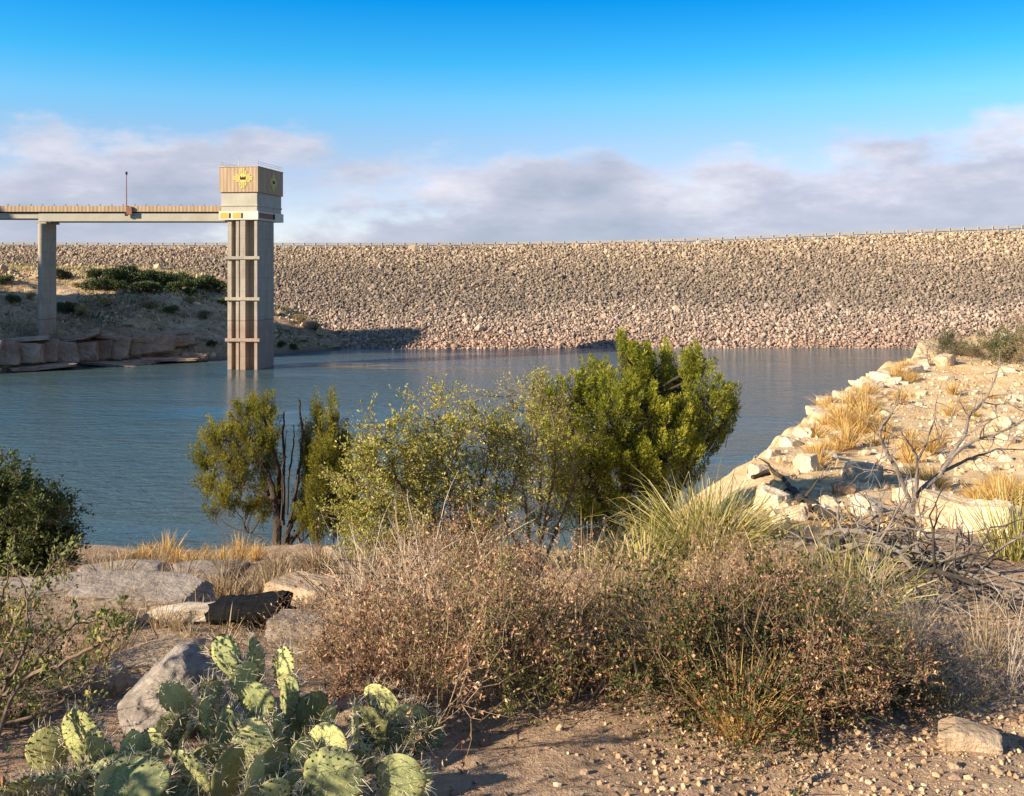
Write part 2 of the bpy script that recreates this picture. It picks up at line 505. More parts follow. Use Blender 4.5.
# striated boulder
m, nt, out = newmat('banded_boulder'); ST['banded'] = m
v = coords(nt, 'obj')
mp = nt.nodes.new('ShaderNodeMapping'); mp.inputs['Rotation'].default_value = (math.radians(20), math.radians(35), math.radians(10))
mp.inputs['Scale'].default_value = (1.5, 5, 14); nt.links.new(v, mp.inputs['Vector'])
n1 = noise_node(nt, mp.outputs['Vector'], 1.6, 7, .68); n2 = noise_node(nt, v, 9, 6, .65)
f = math_node(nt, 'ADD', math_node(nt, 'MULTIPLY', n1, .75), math_node(nt, 'MULTIPLY', n2, .25))
principled(nt, out, ramp(nt, f, [(.33, (.12, .10, .09)), (.48, (.25, .21, .18)), (.60, (.37, .31, .26)), (.70, (.50, .42, .34))]), .9, .15, f, .05)
M['charcoal'] = noise_mat('charred_wood', [(.35, (.005, .0045, .0045)), (.65, (.010, .009, .0085)), (.82, (.035, .03, .027))], 9, bump=.025, bscale=22, rough=.75, stretch=(.5, 2, 2))
M['grey_wood'] = noise_mat('weathered_log', [(.3, (.20, .15, .105)), (.45, (.42, .34, .25)), (.65, (.62, .53, .41))], 5, bump=.03, bscale=12, stretch=(.35, 2, 2))

# cactus
m, nt, out = newmat('cactus_skin'); M['cactus'] = m
v = coords(nt, 'obj')
n1 = noise_node(nt, v, 14, 5, .6)
f = math_node(nt, 'ADD', math_node(nt, 'MULTIPLY', n1, .6), math_node(nt, 'MULTIPLY', attr(nt), .4))
c = ramp(nt, f, [(.25, (.10, .14, .065)), (.40, (.22, .27, .10)), (.53, (.43, .45, .15)), (.68, (.62, .59, .23))])
principled(nt, out, mixc(nt, math_node(nt, 'MULTIPLY', noise_node(nt, v, 90, 5, .7), .5), c, (.42, .36, .2)), .65, .25, noise_node(nt, v, 40, 6, .7), .006)
M['cactus_brown'] = noise_mat('shaded_cactus_skin', [(.3, (.11, .10, .045)), (.5, (.19, .19, .075)), (.7, (.34, .27, .12))], 14, rough=.65, bump=.005, bscale=40)  # brown look of pads in shade, put into the skin colour
M['spine'] = noise_mat('cactus_spines', [(.3, (.52, .44, .27)), (.7, (.78, .71, .54))], 6, rough=.5)
M['areole'] = noise_mat('cactus_areoles', [(.3, (.09, .05, .025)), (.7, (.24, .14, .06))], 8)

# ------------------------------------------------------------------ near ground
def smooth_interp(xs, ys):
    t = np.linspace(xs[0], xs[-1], 1600); y = np.interp(t, xs, ys)
    k = np.hanning(61); k /= k.sum()
    yp = np.pad(y, 30, mode='edge'); y = np.convolve(yp, k, 'valid')
    return lambda q: np.interp(q, t, y)


ZL = smooth_interp([-40, 0, 3, 4.2, 6, 8, 12, 16, 21, 30], [-1.2, -1.55, -1.62, -1.68, -2.08, -2.65, -3.6, -4.6, -5.9, -7.5])
ZR = smooth_interp([-40, 0, 3, 5.5, 8, 10, 15, 25, 35, 45, 52, 62, 80], [-1.2, -1.55, -1.62, -1.74, -2.2, -2.55, -3.3, -4.1, -4.4, -4.4, -4.2, -3.6, -3.4])
EDGE = np.array([(-90, 19), (-30, 20), (-11, 21.5), (-4, 21), (1, 20), (4.1, 18.3), (5.4, 21), (7.0, 25), (9.3, 30), (11.4, 35), (14, 40), (17, 45), (21.0, 50.5), (22.2, 55), (30, 59), (60, 64), (120, 66)], float)


def shore_dist(X, Y):
    """positive inside (on land)"""
    d = np.full(X.shape, 1e9)
    for a, b in zip(EDGE[:-1], EDGE[1:]):
        ab = b - a; t = np.clip(((X - a[0]) * ab[0] + (Y - a[1]) * ab[1]) / (ab @ ab), 0, 1)
        d = np.minimum(d, np.hypot(X - a[0] - t * ab[0], Y - a[1] - t * ab[1]))
    # inside where Y is below the edge curve (the edge is single valued in X)
    return np.where(Y < np.interp(X, EDGE[:, 0], EDGE[:, 1]), d, -d)


def near_z(X, Y):
    X = np.asarray(X, float); Y = np.asarray(Y, float)
    t = X / np.maximum(Y, 3.0)
    w = sstep(.08, .27, t)
    z = ZL(Y) * (1 - w) + ZR(Y) * w
    z = z + .5 * fbm(X * .35, Y * .35, 5, 4) * sstep(4, 14, Y) + .16 * fbm(X * 1.3, Y * 1.3, 8, 4) + .05 * fbm(X * 5, Y * 5, 21, 3)
    d = shore_dist(X, Y) + .9 * fbm(X * .6, Y * .6, 31, 4)
    out = np.maximum(-d, 0)
    # stepped rocky drop to the water
    drop = 1.05 * out + .5 * np.sin(out * 3.0) * np.minimum(out, 1)
    z = z - np.where(d < 0, drop + .25 * sstep(0, .4, out), 0)
    return np.maximum(EYE + z, -2.5)


def nz(x, y):
    return float(near_z(np.array([x]), np.array([y]))[0])


def G(px, py, y0=1.6, y1=75):
    """where the camera ray of a photo pixel meets the near ground"""
    Y = np.linspace(y0, y1, 5000)
    X = (px - 512) / F * Y; Z = EYE - (py - HY) / F * Y
    hit = np.nonzero(Z <= near_z(X, Y))[0]
    k = hit[0] if len(hit) else len(Y) - 1
    return Vector((X[k], Y[k], Z[k]))


def axis(knots, steps):
    out = [knots[0]]
    for (a, b), s in zip(zip(knots[:-1], knots[1:]), steps):
        n = max(1, int(round((b - a) / s)))
        out += list(a + (b - a) * (np.arange(n) + 1) / n)
    return np.array(out)


xs = axis([-90, -30, -12, -4, 4, 10, 26, 50, 120], [3, .5, .12, .045, .08, .15, .5, 4])
ys = axis([-40, 0, 2.4, 5, 9, 24, 56, 68, 90], [3, .2, .035, .06, .12, .22, .5, 3])
XX, YY = np.meshgrid(xs, ys)
ZZ = near_z(XX, YY)
nx, ny = len(xs), len(ys)
ii = (np.arange(ny - 1)[:, None] * nx + np.arange(nx - 1)[None]).ravel()
mb = MB().add(np.stack([XX, YY, ZZ], -1).reshape(-1, 3), np.stack([ii, ii + 1, ii + nx + 1, ii + nx], 1))
tag(mb.build('ground', M['soil'], smooth=True), 'bare tan soil of the near bank and the rocky slope', kind='structure')

# distant terrain sheet under everything and the lake
mb = MB().add([[-6000, -6000, -4], [6000, -6000, -4], [6000, 9000, -4], [-6000, 9000, -4]], np.array([[0, 1, 2, 3]]))
tag(mb.build('terrain', M['hill']), 'plain reaching to the horizon', kind='structure')
mb = MB().add([[-500, -60, 0], [500, -60, 0], [500, 200, 0], [-500, 200, 0]], np.array([[0, 1, 2, 3]]))
tag(mb.build('water', M['water']), 'rippled blue green lake', kind='structure')

# ------------------------------------------------------------------ the dam
pxs = np.linspace(-900, 2100, 401)
cy = np.interp(pxs, [-900, 0, 300, 430, 600, 700, 850, 1024, 1500, 2100], [244, 244.5, 245.2, 245.0, 243, 240.5, 234.7, 228, 213, 205])
cY = np.interp(pxs, [-900, 0, 500, 1024, 2100], [258, 250, 240, 212, 190])
cX = (pxs - 512) / F * cY; cZ = EYE - (cy - HY) / F * cY
TOE = 174.5


def dam_face(X, s):
    """s 0 at the waterline .. 1 at the crest"""
    yc = np.interp(X, cX, cY); zc = np.interp(X, cX, cZ)
    toe = TOE + 1.0 * np.sin(X * .045) + .6 * np.sin(X * .13)
    return toe + (yc - toe) * s, zc * s


dam = thing('embankment_dam', 'long rock faced embankment dam across the far side of the lake', 'dam', (0, TOE, 0))
Xd = np.linspace(-300, 320, 200)
rows = []
for s in (-.12, 0, .25, .5, .75, 1.0):
    y, z = dam_face(Xd, s); rows.append(np.stack([Xd, y, z - .3], 1))
yc = np.interp(Xd, cX, cY); zc = np.interp(Xd, cX, cZ)
rows.append(np.stack([Xd, yc + 9, zc - .3], 1)); rows.append(np.stack([Xd, yc + 70, zc * 0 - 4.5], 1))
vv = np.concatenate(rows); n = len(Xd)
ii = (np.arange(len(rows) - 1)[:, None] * n + np.arange(n - 1)[None]).ravel()
MB().add(vv, np.stack([ii, ii + 1, ii + n + 1, ii + n], 1)).build('fill', M['dam_core'], dam, origin=(0, TOE, 0))
# crest road
vv = np.concatenate([np.stack([Xd, yc + 1.2, zc - .02], 1), np.stack([Xd, yc + 7.2, zc - .02], 1)])
ii = np.arange(n - 1)
MB().add(vv, np.stack([ii, ii + 1, ii + n + 1, ii + n], 1)).build('crest_road', M['asphalt'], dam, origin=(0, TOE, 0))
# riprap
tv = [rock_shape(1, 7, .55, .95, 0, .0) for _ in range(14)]
sp = .47
gx = np.arange(-165, 150, sp); gs = np.arange(-.03, 1.0, sp / 62.0)
GX, GS = np.meshgrid(gx, gs)
GX = GX + rng.uniform(-.5, .5, GX.shape) * sp * 1.1; GS = GS + rng.uniform(-.5, .5, GS.shape) * sp / 62 * 1.1
GX = GX.ravel(); GS = np.clip(GS.ravel(), -.03, 1.0)
fy_, fz_ = dam_face(GX, GS)
keep = np.abs((GX / fy_) * F + 0) < 640
keep &= ~((GX < -75) & (fz_ < 9))
GX, GS, fy_, fz_ = GX[keep], GS[keep], fy_[keep], fz_[keep]
N = len(GX)
sz = np.exp(rng.normal(-1.44, .38, N)) * (1 + .12 * GS)
mb = MB()
kind = rng.integers(0, len(tv), N)
for k, (tvv, tff) in enumerate(tv):
    sel = np.nonzero(kind == k)[0]; m_ = len(sel)
    q = unit(rng.normal(size=(m_, 4)))
    w, x, y, z = q.T
    R = np.stack([1 - 2 * (y * y + z * z), 2 * (x * y - z * w), 2 * (x * z + y * w), 2 * (x * y + z * w), 1 - 2 * (x * x + z * z), 2 * (y * z - x * w), 2 * (x * z - y * w), 2 * (y * z + x * w), 1 - 2 * (x * x + y * y)], 1).reshape(-1, 3, 3)
    sc = sz[sel][:, None] * rng.uniform(.65, 1.25, (m_, 3))
    vv = np.einsum('nij,nvj->nvi', R, tvv[None] * sc[:, None, :])
    vv += np.stack([GX[sel], fy_[sel], fz_[sel] - .05 + rng.uniform(-.2, .16, m_) * (1 - .8 * (GS[sel] > .97)) - .25 * (GS[sel] > .985)], 1)[:, None]
    ff = (tff[None] + (np.arange(m_) * len(tvv))[:, None, None]).reshape(-1, 3)
    mb.add(vv.reshape(-1, 3), ff, np.repeat(rng.random(m_), len(tvv)))
tag(mb.build('riprap', M['riprap'], dam, origin=(0, TOE, 0)), kind='stuff')
# guard rail on the crest
gr = thing('guard_rail', 'low steel guard rail with pale posts along the dam crest', 'guard rail', (0, 230, 20))
gX = np.linspace(-190, 170, 180)
gy = np.interp(gX, cX, cY) + .9; gz = np.interp(gX, cX, cZ)
mb = MB()
for dz in (.10,):
    a = np.stack([gX, gy, gz + dz], 1); b = a + [0, 0, .50]; c_ = b + [0, .08, 0]; d_ = a + [0, .08, 0]
    vv = np.concatenate([a, b, c_, d_]); n = len(gX); i = np.arange(n - 1)
    mb.add(vv, np.concatenate([np.stack([i + k * n, i + 1 + k * n, i + 1 + ((k + 1) % 4) * n, i + ((k + 1) % 4) * n], 1) for k in range(4)]))
mb.build('rail', M['rail'], gr, origin=(0, 230, 20))
for i in range(96):
    x = -128 + i * 2.75
    y = float(np.interp(x, cX, cY)) + .72; z = float(np.interp(x, cX, cZ))
    MB().box((x - .06, y - .06, z - .6), (x + .06, y + .06, z + (.80 if x > 50 else .61))).build('post', M['steel'], gr, origin=(0, 230, 20))

# ------------------------------------------------------------------ far bank on the left
SH = np.array([(-330, 60), (-190, 78), (-160, 86), (-110, 104), (-90, 117), (-68, 133), (-59.5, 144), (-43.5, 152), (-31, 171), (-27, 178), (-27, 240)], float)


def bank_z(X, Y):
    d = np.full(X.shape, 1e9)
    for a, b in zip(SH[:-1], SH[1:]):
        ab = b - a; t = np.clip(((X - a[0]) * ab[0] + (Y - a[1]) * ab[1]) / (ab @ ab), 0, 1)
        d = np.minimum(d, np.hypot(X - a[0] - t * ab[0], Y - a[1] - t * ab[1]))
    xs_ = np.interp(Y, SH[:, 1], SH[:, 0])
    d = np.where(X < xs_, d, -d) + 2.2 * fbm(X * .12, Y * .12, 41, 4)
    zl = np.interp(d, [-8, 0, 1.6, 2.2, 6, 15, 25, 35, 50, 120], [-3, 0, .9, 3.6, 4.9, 7.0, 9.4, 11.9, 13.3, 14.5])
    zr = np.interp(d, [-8, 0, 3, 10, 20, 30, 42, 120], [-3, 0, .9, 3.4, 6.8, 10.6, 13.0, 14.5])
    w = sstep(-60, -50, X)
    z = zl * (1 - w) + zr * w
    z = z + sstep(1, 8, d) * (2.0 * fbm(X * .09, Y * .09, 52, 4) + .9 * fbm(X * .4, Y * .4, 57, 4) + 1.3 * np.abs(fbm(X * .22, Y * .3, 63, 4)))
    z = z + 56 * np.exp(-((X + 146) / 20.0) ** 2 / 2 - ((Y - 107) / 13.0) ** 2 / 2)  # unseen hill left of the frame, shaped to shade the bank and dam toe
    z = z + 10 * np.exp(-((X + 190) / 34.0) ** 2 / 2 - ((Y - 150) / 40.0) ** 2 / 2)
    return z


bx = axis([-330, -100, -18], [3, .5]); by = axis([55, 128, 238], [2.5, .5])
XX, YY = np.meshgrid(bx, by); ZZ = bank_z(XX, YY)
nx, ny = len(bx), len(by)
ii = (np.arange(ny - 1)[:, None] * nx + np.arange(nx - 1)[None]).ravel()
mb = MB().add(np.stack([XX, YY, ZZ], -1).reshape(-1, 3), np.stack([ii, ii + 1, ii + nx + 1, ii + nx], 1))
tag(mb.build('hill', M['hill'], smooth=True), 'brown sloping far bank and an unseen hill added at its end for shade', kind='structure')


def GB(px, py):
    Y = np.linspace(128, 236, 2200); X = (px - 512) / F * Y; Z = EYE - (py - HY) / F * Y
    hit = np.nonzero(Z <= bank_z(X, Y))[0]
    k = hit[0] if len(hit) else len(Y) - 1
    return Vector((X[k], Y[k], Z[k]))

# ------------------------------------------------------------------ intake tower
TH = math.radians(8)
TC = Vector((-34.8, 137.0, 0))
TM = Matrix.Translation(TC) @ Matrix.Rotation(-TH, 4, 'Z')   # local: x right along the front, y away
tower = thing('intake_tower', 'tall concrete intake tower with a tan ribbed head rising from the lake', 'tower', TC)
tower.rotation_euler = (0, 0, -TH)


def tpart(name, boxes, mat, parent=tower, bevel=.03):
    mb = MB()
    for lo, hi in boxes: mb.box(lo, hi)
    return mb.build(name, mat, parent, bevel=bevel)


W_, D_ = 5.6, 9.4
tpart('shaft', [((-3.2, 1.6, -4), (-.2, 6.3, 20.6))], M['concrete'])
for lo, hi in (((-4.55, .35, -4), (-3.95, 1.9, 20.6)), ((-3.3, .25, -4), (-2.85, 1.58, 20.6)), ((-2.62, .1, -4), (-1.85, 1.58, 20.6)), ((-.62, .2, -4), (-.17, 1.58, 20.6))):
    tpart('guide_column', [(lo, hi)], M['concrete'])
for z in (15.4, 9.75, 4.1):
    tpart('cross_beam', [((-4.75, -.05, z - .22), (.25, .62, z + .22))], M['concrete'])
tpart('base_slab', [((-W_ - .02, -.06, 20.62), (.06, D_ + .05, 21.85))], M['white_band'])
tpart('wall', [((-W_ + .22, .22, 21.87), (-.2, D_ - .2, 24.4))], M['pale_conc'])
tpart('ledge', [((-W_ + .12, .12, 22.5), (-.1, D_ - .1, 22.72))], M['pale_conc'])
head = tpart('ribbed_cladding', [((-W_, 0, 24.42), (0, D_, 27.85))], M['clad'])
tpart('roof_coping', [((-W_ - .06, -.06, 27.87), (.06, D_ + .06, 28.0))], M['pale_conc'])
# gold panels and dark recesses on the base slab
tpart('gold_panel', [((-5.42, -.12, 20.85), (-4.1, -.07, 21.6))], M['ochre'])
tpart('gold_panel', [((-3.62, -.12, 20.85), (-2.35, -.07, 21.6))], M['ochre'])
tpart('dark_recess', [((-4.06, -.11, 20.85), (-3.92, -.07, 21.55))], M['dark'])
tpart('dark_recess', [((-2.31, -.11, 20.85), (-2.17, -.07, 21.55))], M['dark'])
tpart('gold_panel', [((.07, .3, 20.85), (.11, 5.2, 21.6))], M['rust'])
tpart('dark_recess', [((.07, 5.3, 20.85), (.10, 6.0, 21.65))], M['dark'])


def emblem(axis_, c0, z0):
    """round gold sun badge with four bundles of rays and a small dark three towered mark"""
    def put(mb, poly, t0, t1):
        n = len(poly); vs = []
        for t in (t0, t1):
            for a, b in poly:
                vs.append((c0 + a, -t, z0 + b) if axis_ == 'front' else (t, c0 + a, z0 + b))
        f = [np.array([list(range(n)), list(range(n, 2 * n))]), np.array([[i, (i + 1) % n, n + (i + 1) % n, n + i] for i in range(n)])]
        mb.add(vs, f)
    mb = MB()
    put(mb, [(.62 * math.cos(a), .62 * math.sin(a)) for a in np.linspace(0, 2 * math.pi, 24, endpoint=False)], .01, .07)
    for dx, dz in ((1, 0), (-1, 0), (0, 1), (0, -1)):
        for k, ln in ((-.42, 1.05), (-.14, 1.38), (.14, 1.38), (.42, 1.05)):
            h = .10; r0 = .52
            if dx: pts = [(dx * r0, k - h), (dx * ln, k - h), (dx * ln, k + h), (dx * r0, k + h)]
            else: pts = [(k - h, dz * r0), (k + h, dz * r0), (k + h, dz * ln), (k - h, dz * ln)]
            put(mb, pts, .015, .06)
    e = mb.build('emblem', M['gold'], head)
    mb = MB()
    s = .40
    put(mb, [(-s, -.22), (s, -.22), (s, .24), (s - .16, .24), (s - .16, .06), (.1, .06), (.1, .18), (-.1, .18), (-.1, .06), (-s + .16, .06), (-s + .16, .24), (-s, .24)], .075, .095)
    mb.build('emblem_mark', M['dark'], head)


emblem('front', -2.15, 26.35)
emblem('side', 5.6, 26.2)
# roof railing
mb = MB()
segs = []
c4 = [Vector((-W_ + .1, .1, 0)), Vector((-.1, .1, 0)), Vector((-.1, D_ - .1, 0)), Vector((-W_ + .1, D_ - .1, 0))]
for i in range(4):
    a, b = c4[i], c4[(i + 1) % 4]
    for z in (28.35, 28.62):
        segs.append((a + Vector((0, 0, z)), b + Vector((0, 0, z)), .022, .022))
    for k in range(6):
        p = a.lerp(b, k / 6); segs.append((p + Vector((0, 0, 28.05)), p + Vector((0, 0, 28.65)), .03, .03))
add_segs(mb, segs, 5)
mb.build('roof_railing', M['steel'], tower)
mb = MB(); add_segs(mb, [(Vector((-2.9, .3, 28.05)), Vector((-2.9, .3, 29.3)), .05, .035)], 6); mb.build('vent_pipe', M['steel'], tower)

# access bridge
BY = 140.6
bridge = thing('access_bridge', 'straight concrete access bridge leading left from the tower on tall piers', 'bridge', (-66, BY + 2, 0))
BO = (-66, BY + 2, 0)


def bpart(name, boxes, mat, bevel=.03, parent=bridge):
    mb = MB()
    for lo, hi in boxes: mb.box(lo, hi)
    return mb.build(name, mat, parent, origin=BO, bevel=bevel)


XT = -40.35
bpart('girder', [((-66.6, BY, 20.55), (XT, BY + .5, 21.75)), ((-66.6, BY + 3.7, 20.55), (XT, BY + 4.2, 21.75))], M['pale_conc'])
bpart('girder', [((-190, BY + .1, 20.95), (-66.65, BY + .5, 21.75)), ((-190, BY + 3.7, 20.95), (-66.65, BY + 4.1, 21.75))], M['pale_conc'])
bpart('deck', [((-190, BY - .05, 21.77), (XT, BY + 4.25, 21.98))], M['dark'])
bpart('parapet', [((-190, BY - .3, 21.9), (XT + .02, BY - .07, 22.72))], M['clad'], bevel=0)
bpart('parapet', [((-190, BY + 4.27, 21.9), (XT + .02, BY + 4.5, 22.72))], M['clad'], bevel=0)
for i in range(26):
    x = XT - 1.3 - i * 1.62
    bpart('rail_post', [((x - .09, BY - .26, 22.73), (x + .09, BY - .12, 23.0))], M['rail'], 0)


def pier(xc, ztop):
    mb = MB()
    ys_ = [BY + .25, BY + 3.75]; r = .48
    pts = [(xc + r * math.cos(a), ys_[0] + r * math.sin(a)) for a in np.linspace(math.pi * 1.12, math.pi * 1.88, 7)]
    pts = [(xc - r, ys_[0])] + pts + [(xc + r, ys_[0]), (xc + r, ys_[1]), (xc - r, ys_[1])]
    n = len(pts)
    vs = [(x, y, z) for z in (-1.0, ztop) for x, y in pts]
    mb.add(vs, [np.array([[i, (i + 1) % n, n + (i + 1) % n, n + i] for i in range(n)]), np.array([list(range(n))[::-1], list(range(n, 2 * n))])])
    p = mb.build('pier', M['concrete'], bridge, origin=BO)
    mb = MB().box((xc - .75, BY - .02, ztop), (xc + .75, BY + 4.2, ztop + .28))
    mb.build('pier_cap', M['concrete'], p, origin=BO)


pier(-66.25, 20.25); pier(-108, 20.25)
mast = thing('light_mast', 'thin reddish mast standing on the bridge parapet', 'mast', (-54.05, BY - .35, 21.7))
mb = MB(); add_segs(mb, [((-54.05, BY - .4, 21.8), (-54.05, BY - .4, 27.1), .085, .055)], 7); mb.build('pole', M['rust'], mast, origin=mast.location)
mb = MB().box((-54.17, BY - .52, 27.08), (-53.93, BY - .28, 27.5)); mb.build('lamp_head', M['dark'], mast, origin=mast.location, bevel=.03)
mb = MB().box((-53.95, BY - .66, 21.45), (-53.2, BY - .32, 22.6)); mb.build('junction_box', M['rust'], mast, origin=mast.location, bevel=.03)
mb = MB().box((-54.25, BY - .6, 21.3), (-53.85, BY - .31, 21.85)); mb.build('bracket', M['dark'], mast, origin=mast.location, bevel=.03)
# ------------------------------------------------------------------ labels by neighbour
ORD = ['', 'second ', 'third ', 'fourth ', 'fifth ', 'sixth ', 'seventh ', 'eighth ', 'ninth ', 'tenth ', 'eleventh ', 'twelfth ', 'thirteenth ', 'fourteenth ', 'fifteenth ', 'sixteenth ', 'seventeenth ', 'eighteenth ', 'nineteenth ', 'twentieth ']
_U = ['first', 'second', 'third', 'fourth', 'fifth', 'sixth', 'seventh', 'eighth', 'ninth']
for _t, _to in (('twenty', 'twentieth'), ('thirty', 'thirtieth'), ('forty', 'fortieth'), ('fifty', 'fiftieth'), ('sixty', 'sixtieth'), ('seventy', 'seventieth'), ('eighty', 'eightieth')):
    ORD += ([_to + ' '] if _to != 'twentieth' else []) + [f'{_t}-{u} ' for u in _U]
LM = {}


def rank_labels(items):
    """items: (object, phrase, landmarks or None); label = phrase + rank by distance from the nearest landmark"""
    byk = {}
    for o, phrase, lms in items:
        x, y = o.location.x, o.location.y
        ks = lms or list(LM)
        k = min(ks, key=lambda q: math.hypot(LM[q][0] - x, LM[q][1] - y))
        byk.setdefault((phrase, k), []).append((math.hypot(LM[k][0] - x, LM[k][1] - y), o))
    for (phrase, k), L in byk.items():
        L.sort(key=lambda t: t[0])
        for i, (d, o) in enumerate(L):
            o['label'] = f"{phrase}, {ORD[min(i, len(ORD) - 1)]}nearest to {k}"


# ------------------------------------------------------------------ plants
def grow(p, d, L, r, depth, segs, tips, bend=.35, lift=.03, spread=.9, kids=2, ratio=.55):
    n = 3 + depth
    for i in range(n):
        d = (d + rv() * bend + Vector((0, 0, lift))).normalized()
        q = p + d * (L / n)
        segs.append((p, q, r * (1 - .55 * i / n), r * (1 - .55 * (i + 1) / n)))
        tips.append((q, d, depth))
        p = q
        if depth > 0 and i > 0:
            for _ in range(kids):
                grow(q, (d + rv() * spread).normalized(), L * ratio * random.uniform(.7, 1.25), r * .55, depth - 1, segs, tips, bend, lift, spread, kids, ratio)


def tip_leaves(mb, tips, per, L, W, spread, maxdepth=1, upb=.2, tone=None):
    T = [t for t in tips if t[2] <= maxdepth]
    if not T: return
    C = np.array([t[0][:] for t in T]); D = np.array([t[1][:] for t in T])
    C = np.repeat(C, per, 0) + rng.normal(size=(len(T) * per, 3)) * spread * .6
    D = np.repeat(D, per, 0) * .6 + rng.normal(size=(len(T) * per, 3)) * .8 + [0, 0, upb]
    n = len(C)
    s = rng.uniform(.55, 1.25, n)
    cl = np.repeat(rng.random(len(T)), per)
    add_leaves(mb, C, D, L * s, W * s, rnd=np.clip(.45 * cl + .55 * rng.random(n), 0, 1))


def shrub_proto(name, stems, height, width, depth, leaf, leaf_m, twig_m, r=.006, kids=2, per=3, bend=.35, maxdepth=1, ratio=.55, upright=.6):
    t = thing(name, 'x', 'shrub', (0, 0, 0))
    segs, tips = [], []
    for k in range(stems):
        a = 2 * math.pi * (k + random.random()) / stems
        lean = random.uniform(.1, 1.0)
        d = Vector((math.cos(a) * lean * width, math.sin(a) * lean * width, height * upright * random.uniform(.7, 1.25))).normalized()
        b = Vector((math.cos(a), math.sin(a), 0)) * random.uniform(0, .12) * width
        L = random.uniform(.45, 1.28) * math.hypot(width * lean, height) * .72
        grow(b - Vector((0, 0, .03)), d, L, r * random.uniform(.7, 1.3), depth, segs, tips, bend=bend, kids=kids, ratio=ratio)
    if per and height < 1:
        for k in range(9):
            a = random.uniform(0, 6.28); l = random.uniform(.1, .9)
            grow(Vector((0, 0, .02)), Vector((math.cos(a) * l, math.sin(a) * l, .8)).normalized(), height * random.uniform(.85, 1.3), .0055, 1, segs, tips if k % 2 else [], bend=.22, kids=1, ratio=.4)
    segs = [s for s in segs if s[1].z > -.05]
    tips = [q for q in tips if q[0].z > .01]
    mb = MB(); add_segs(mb, segs, 3); mb.build('stems', twig_m, t)
    if per:
        mb = MB(); tip_leaves(mb, tips, per, leaf[0], leaf[1], leaf[2], maxdepth); mb.build('leaves', leaf_m, t)
    hs = np.array([s[1].z for s in segs]); t['h'] = float(np.quantile(hs, .97))
    note_kids(t)
    return t


PLACED = {}


def place(proto, x, y, scale, rot=None, sink=.02, label=None, group=None, cat=None, z=None):
    key = proto.name
    if key not in PLACED:
        PLACED[key] = True; o = proto
    else:
        o = copy_tree(proto)
    o.location = (x, y, (nz(x, y) if z is None else z) - sink)
    o.rotation_euler = (0, 0, random.uniform(0, 6.28) if rot is None else rot)
    o.scale = (scale, scale, scale)
    if label: o['label'] = label
    if group: o['group'] = group
    if cat: o['category'] = cat
    return o


# ---- dry scrub in the foreground
sA = shrub_proto('dry_shrub', 14, .75, .62, 2, (.035, .017, .012), M['scrub'], M['twig'], .005, per=3)
sB = shrub_proto('dry_shrub', 13, .75, .66, 2, (.029, .012, .010), M['scrub'], M['warm_twig'], .004, per=2, bend=.5)
sC = shrub_proto('oak_shrub', 14, .75, .65, 2, (.033, .018, .011), M['scrub_green'], M['twig'], .006)
sD = shrub_proto('twiggy_shrub', 16, .7, .6, 2, (.014, .006, .01), M['scrub'], M['pale_twig'], .0035, per=1, bend=.6, kids=2)
sE = shrub_proto('olive_shrub', 13, .75, .6, 2, (.027, .011, .012), M['branch_leaf'], M['twig'], .0045, per=2)
row = [  # px, py of the base, height in px, kind
    (340, 682, 110, sB), (392, 700, 150, sA), (450, 714, 175, sB), (506, 700, 165, sE), (532, 690, 150, sA), (578, 668, 120, sB), (598, 662, 95, sC),
    (372, 640, 105, sD), (430, 640, 130, sD), (500, 636, 120, sA), (390, 596, 75, sB), (450, 592, 85, sA), (500, 588, 66, sE), (352, 602, 45, sB),
    (645, 662, 120, sE), (690, 692, 160, sC), (738, 706, 165, sC), (790, 718, 170, sC), (840, 722, 140, sA), (888, 708, 105, sC), (925, 692, 60, sD),
    (640, 615, 60, sE), (705, 640, 115, sB), (760, 645, 120, sA), (815, 650, 90, sE), (860, 640, 75, sD), (700, 590, 60, sE), (815, 606, 66, sE), (548, 668, 90, sE), (880, 690, 100, sE), (770, 700, 120, sE), (752, 596, 60, sC), (915, 640, 60, sD), (740, 660, 120, sB),
    (520, 548, 62, sE), (560, 545, 70, sE), (606, 540, 66, sE), (480, 556, 50, sE), (640, 545, 48, sE), (30, 700, 110, sD), (85, 668, 70, sB), (-30, 730, 150, sC), (10, 640, 60, sB), (1010, 690, 80, sD)]
scrubs = []
for px, py, h, pr in row:
    g = G(px, py); Y = g.y
    sc = (h / F * Y) / pr['h']
    o = place(pr, g.x, g.y, sc)
    q_ = random.uniform(.82, 1.12); o.scale = (sc * .74 * random.uniform(.8, 1.1), sc * .74 * random.uniform(.8, 1.1), sc * .84 * q_)
    scrubs.append((o, pr, px, py, h))
for x, y, s, pr in ((-1.95, 2.0, .8, sC), (-2.9, 1.75, 1.2, sA), (-1.45, 1.35, .8, sC)):  # unseen shrubs added left of the frame to shade the trail
    o = place(pr, x, y, s); o.scale = (s * .9, s * .9, s)
    scrubs.append((o, pr, 0, 0, 0))

